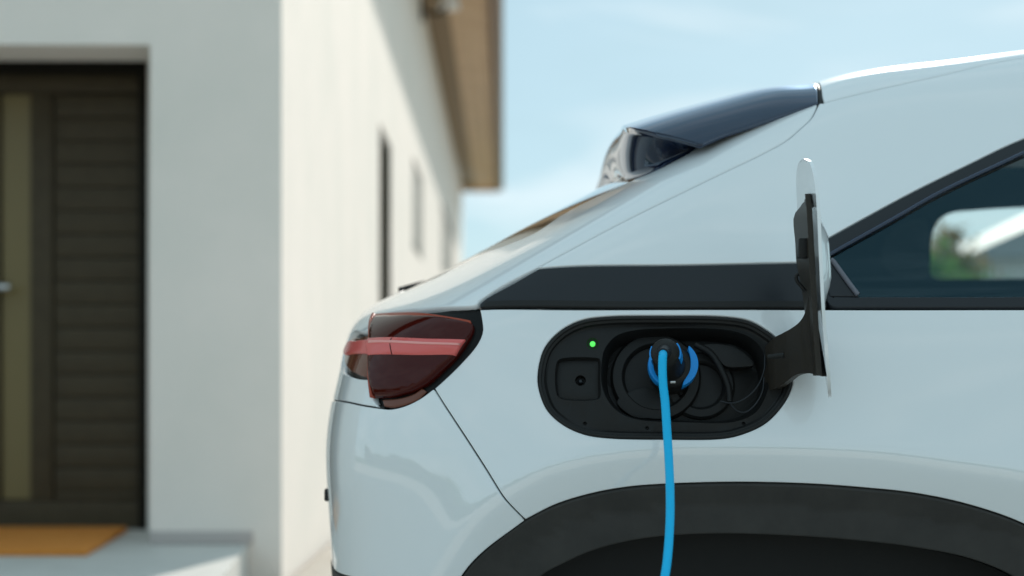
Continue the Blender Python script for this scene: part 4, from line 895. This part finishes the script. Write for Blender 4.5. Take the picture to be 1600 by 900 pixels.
# ------------------------------------------------------------------ planting glimpsed through the glass or mirrored in the paint; an added stand-in building
def tree(name, base, h, rx, rz, leafm, n, seed, trunk=True, ls=.16):
    rg = np.random.RandomState(seed); t = empty(name, base)
    if trunk:
        pts = [(0, 0, -.1), (.03*h*.2, 0, h*.2), (-.02*h, .02*h, h*.5), (.01*h, 0, h*.8)]
        tube('trunk', catmull(pts, 4), np.interp(np.linspace(0, 1, 13), [0, 1], [.045*h*.5, .01*h]), BARK, t, 8)
        for k in range(6):
            a = k*1.1+seed; z0 = h*(.3+.07*k); tube('limb', catmull([(0, 0, z0), (math.cos(a)*rx*.35, math.sin(a)*rx*.35, z0+h*.08), (math.cos(a)*rx*.7, math.sin(a)*rx*.7, z0+h*.18)], 4), np.linspace(.012*h, .003*h, 9), BARK, t, 6)
    cl = rg.normal(size=(26, 3)); cl /= np.linalg.norm(cl, axis=1)[:, None]; cl *= (rg.rand(26, 1)**.5)
    c = cl[rg.randint(0, 26, n)]+rg.normal(size=(n, 3))*.17; c = c*np.array([rx, rx, rz])+np.array([0, 0, h-rz]); c[:, 2] = np.maximum(c[:, 2], .05)
    a = rg.normal(size=(n, 3)); a /= np.linalg.norm(a, axis=1)[:, None]; b = np.cross(a, rg.normal(size=(n, 3))); b /= np.linalg.norm(b, axis=1)[:, None]; s = (ls*(.6+.8*rg.rand(n)))[:, None]
    V = np.stack([c-a*s, c+b*s*.5, c+a*s, c-b*s*.5], 1).reshape(-1, 3); Fc = np.arange(4*n).reshape(-1, 4)
    raw('crown', V, Fc, leafm, t, smooth=False); return t
tag(tree('shrub', (6.75, 21.5, 0), 2.9, 1.35, 1.35, SHRUBL, 7000, 3, ls=.10), 'low green shrub seen through the rear side window', 'shrub')
tag(tree('shrub', (7.3, 23, 0), 3.25, .8, 1.5, LEAF2, 2500, 5, ls=.10), 'ochre shrub seen through the rear side window', 'shrub')
oh = empty('standin_building', (9.6, 25, 0)); tag(oh, 'pale grey outbuilding added for a pale reflection in the rear side window', 'standin_building')  # added pale building, stands in for a reflection in the glass
OW = mat('outbuilding_render', (.62, .64, .64), rough=.85)
box('wall', (-1.5, 0, -.1), (4, 4, 3.1), OW, oh); bm = bmesh.new()
rp = [(-1.8, 3.1), (4.3, 3.1), (1.25, 4.5)]; f0 = [bm.verts.new((x, -.3, z)) for x, z in rp]; f1 = [bm.verts.new((x, 4.3, z)) for x, z in rp]
bm.faces.new(f0); bm.faces.new(f1[::-1])
for i in range(3): bm.faces.new((f0[i], f0[(i+1) % 3], f1[(i+1) % 3], f1[i]))
bmo('roof', bm, mat('slate_roof', (.30, .32, .34), rough=.6), oh, smooth=False)
box('door', (.2, -.04, -.05), (2.6, .002, 2.3), mat('garage_door_white', (.72, .74, .74), rough=.5), oh, bevel=.01)
rg = np.random.RandomState(4); n = 26000; th_ = rg.rand(n)*math.pi*1.1+math.pi*.95; R0 = 62+rg.normal(size=n)*2.5
hh = 3.3+.7*np.sin(th_*9)+.35*np.sin(th_*23+1)
c = np.stack([R0*np.cos(th_), R0*np.sin(th_), hh*(1.05-.95*rg.rand(n)**1.6)], -1)
a_ = rg.normal(size=(n, 3)); a_ /= np.linalg.norm(a_, axis=1)[:, None]; b_ = np.cross(a_, rg.normal(size=(n, 3))); b_ /= np.linalg.norm(b_, axis=1)[:, None]; s = (.35+.4*rg.rand(n))[:, None]
V = np.stack([c-a_*s, c+b_*s*.6, c+a_*s, c-b_*s*.6], 1).reshape(-1, 3)
tag(raw('treeline', V, np.arange(4*n).reshape(-1, 4), LEAF1, smooth=False), 'far line of trees mirrored faintly in the car paint', 'treeline', kind='stuff')
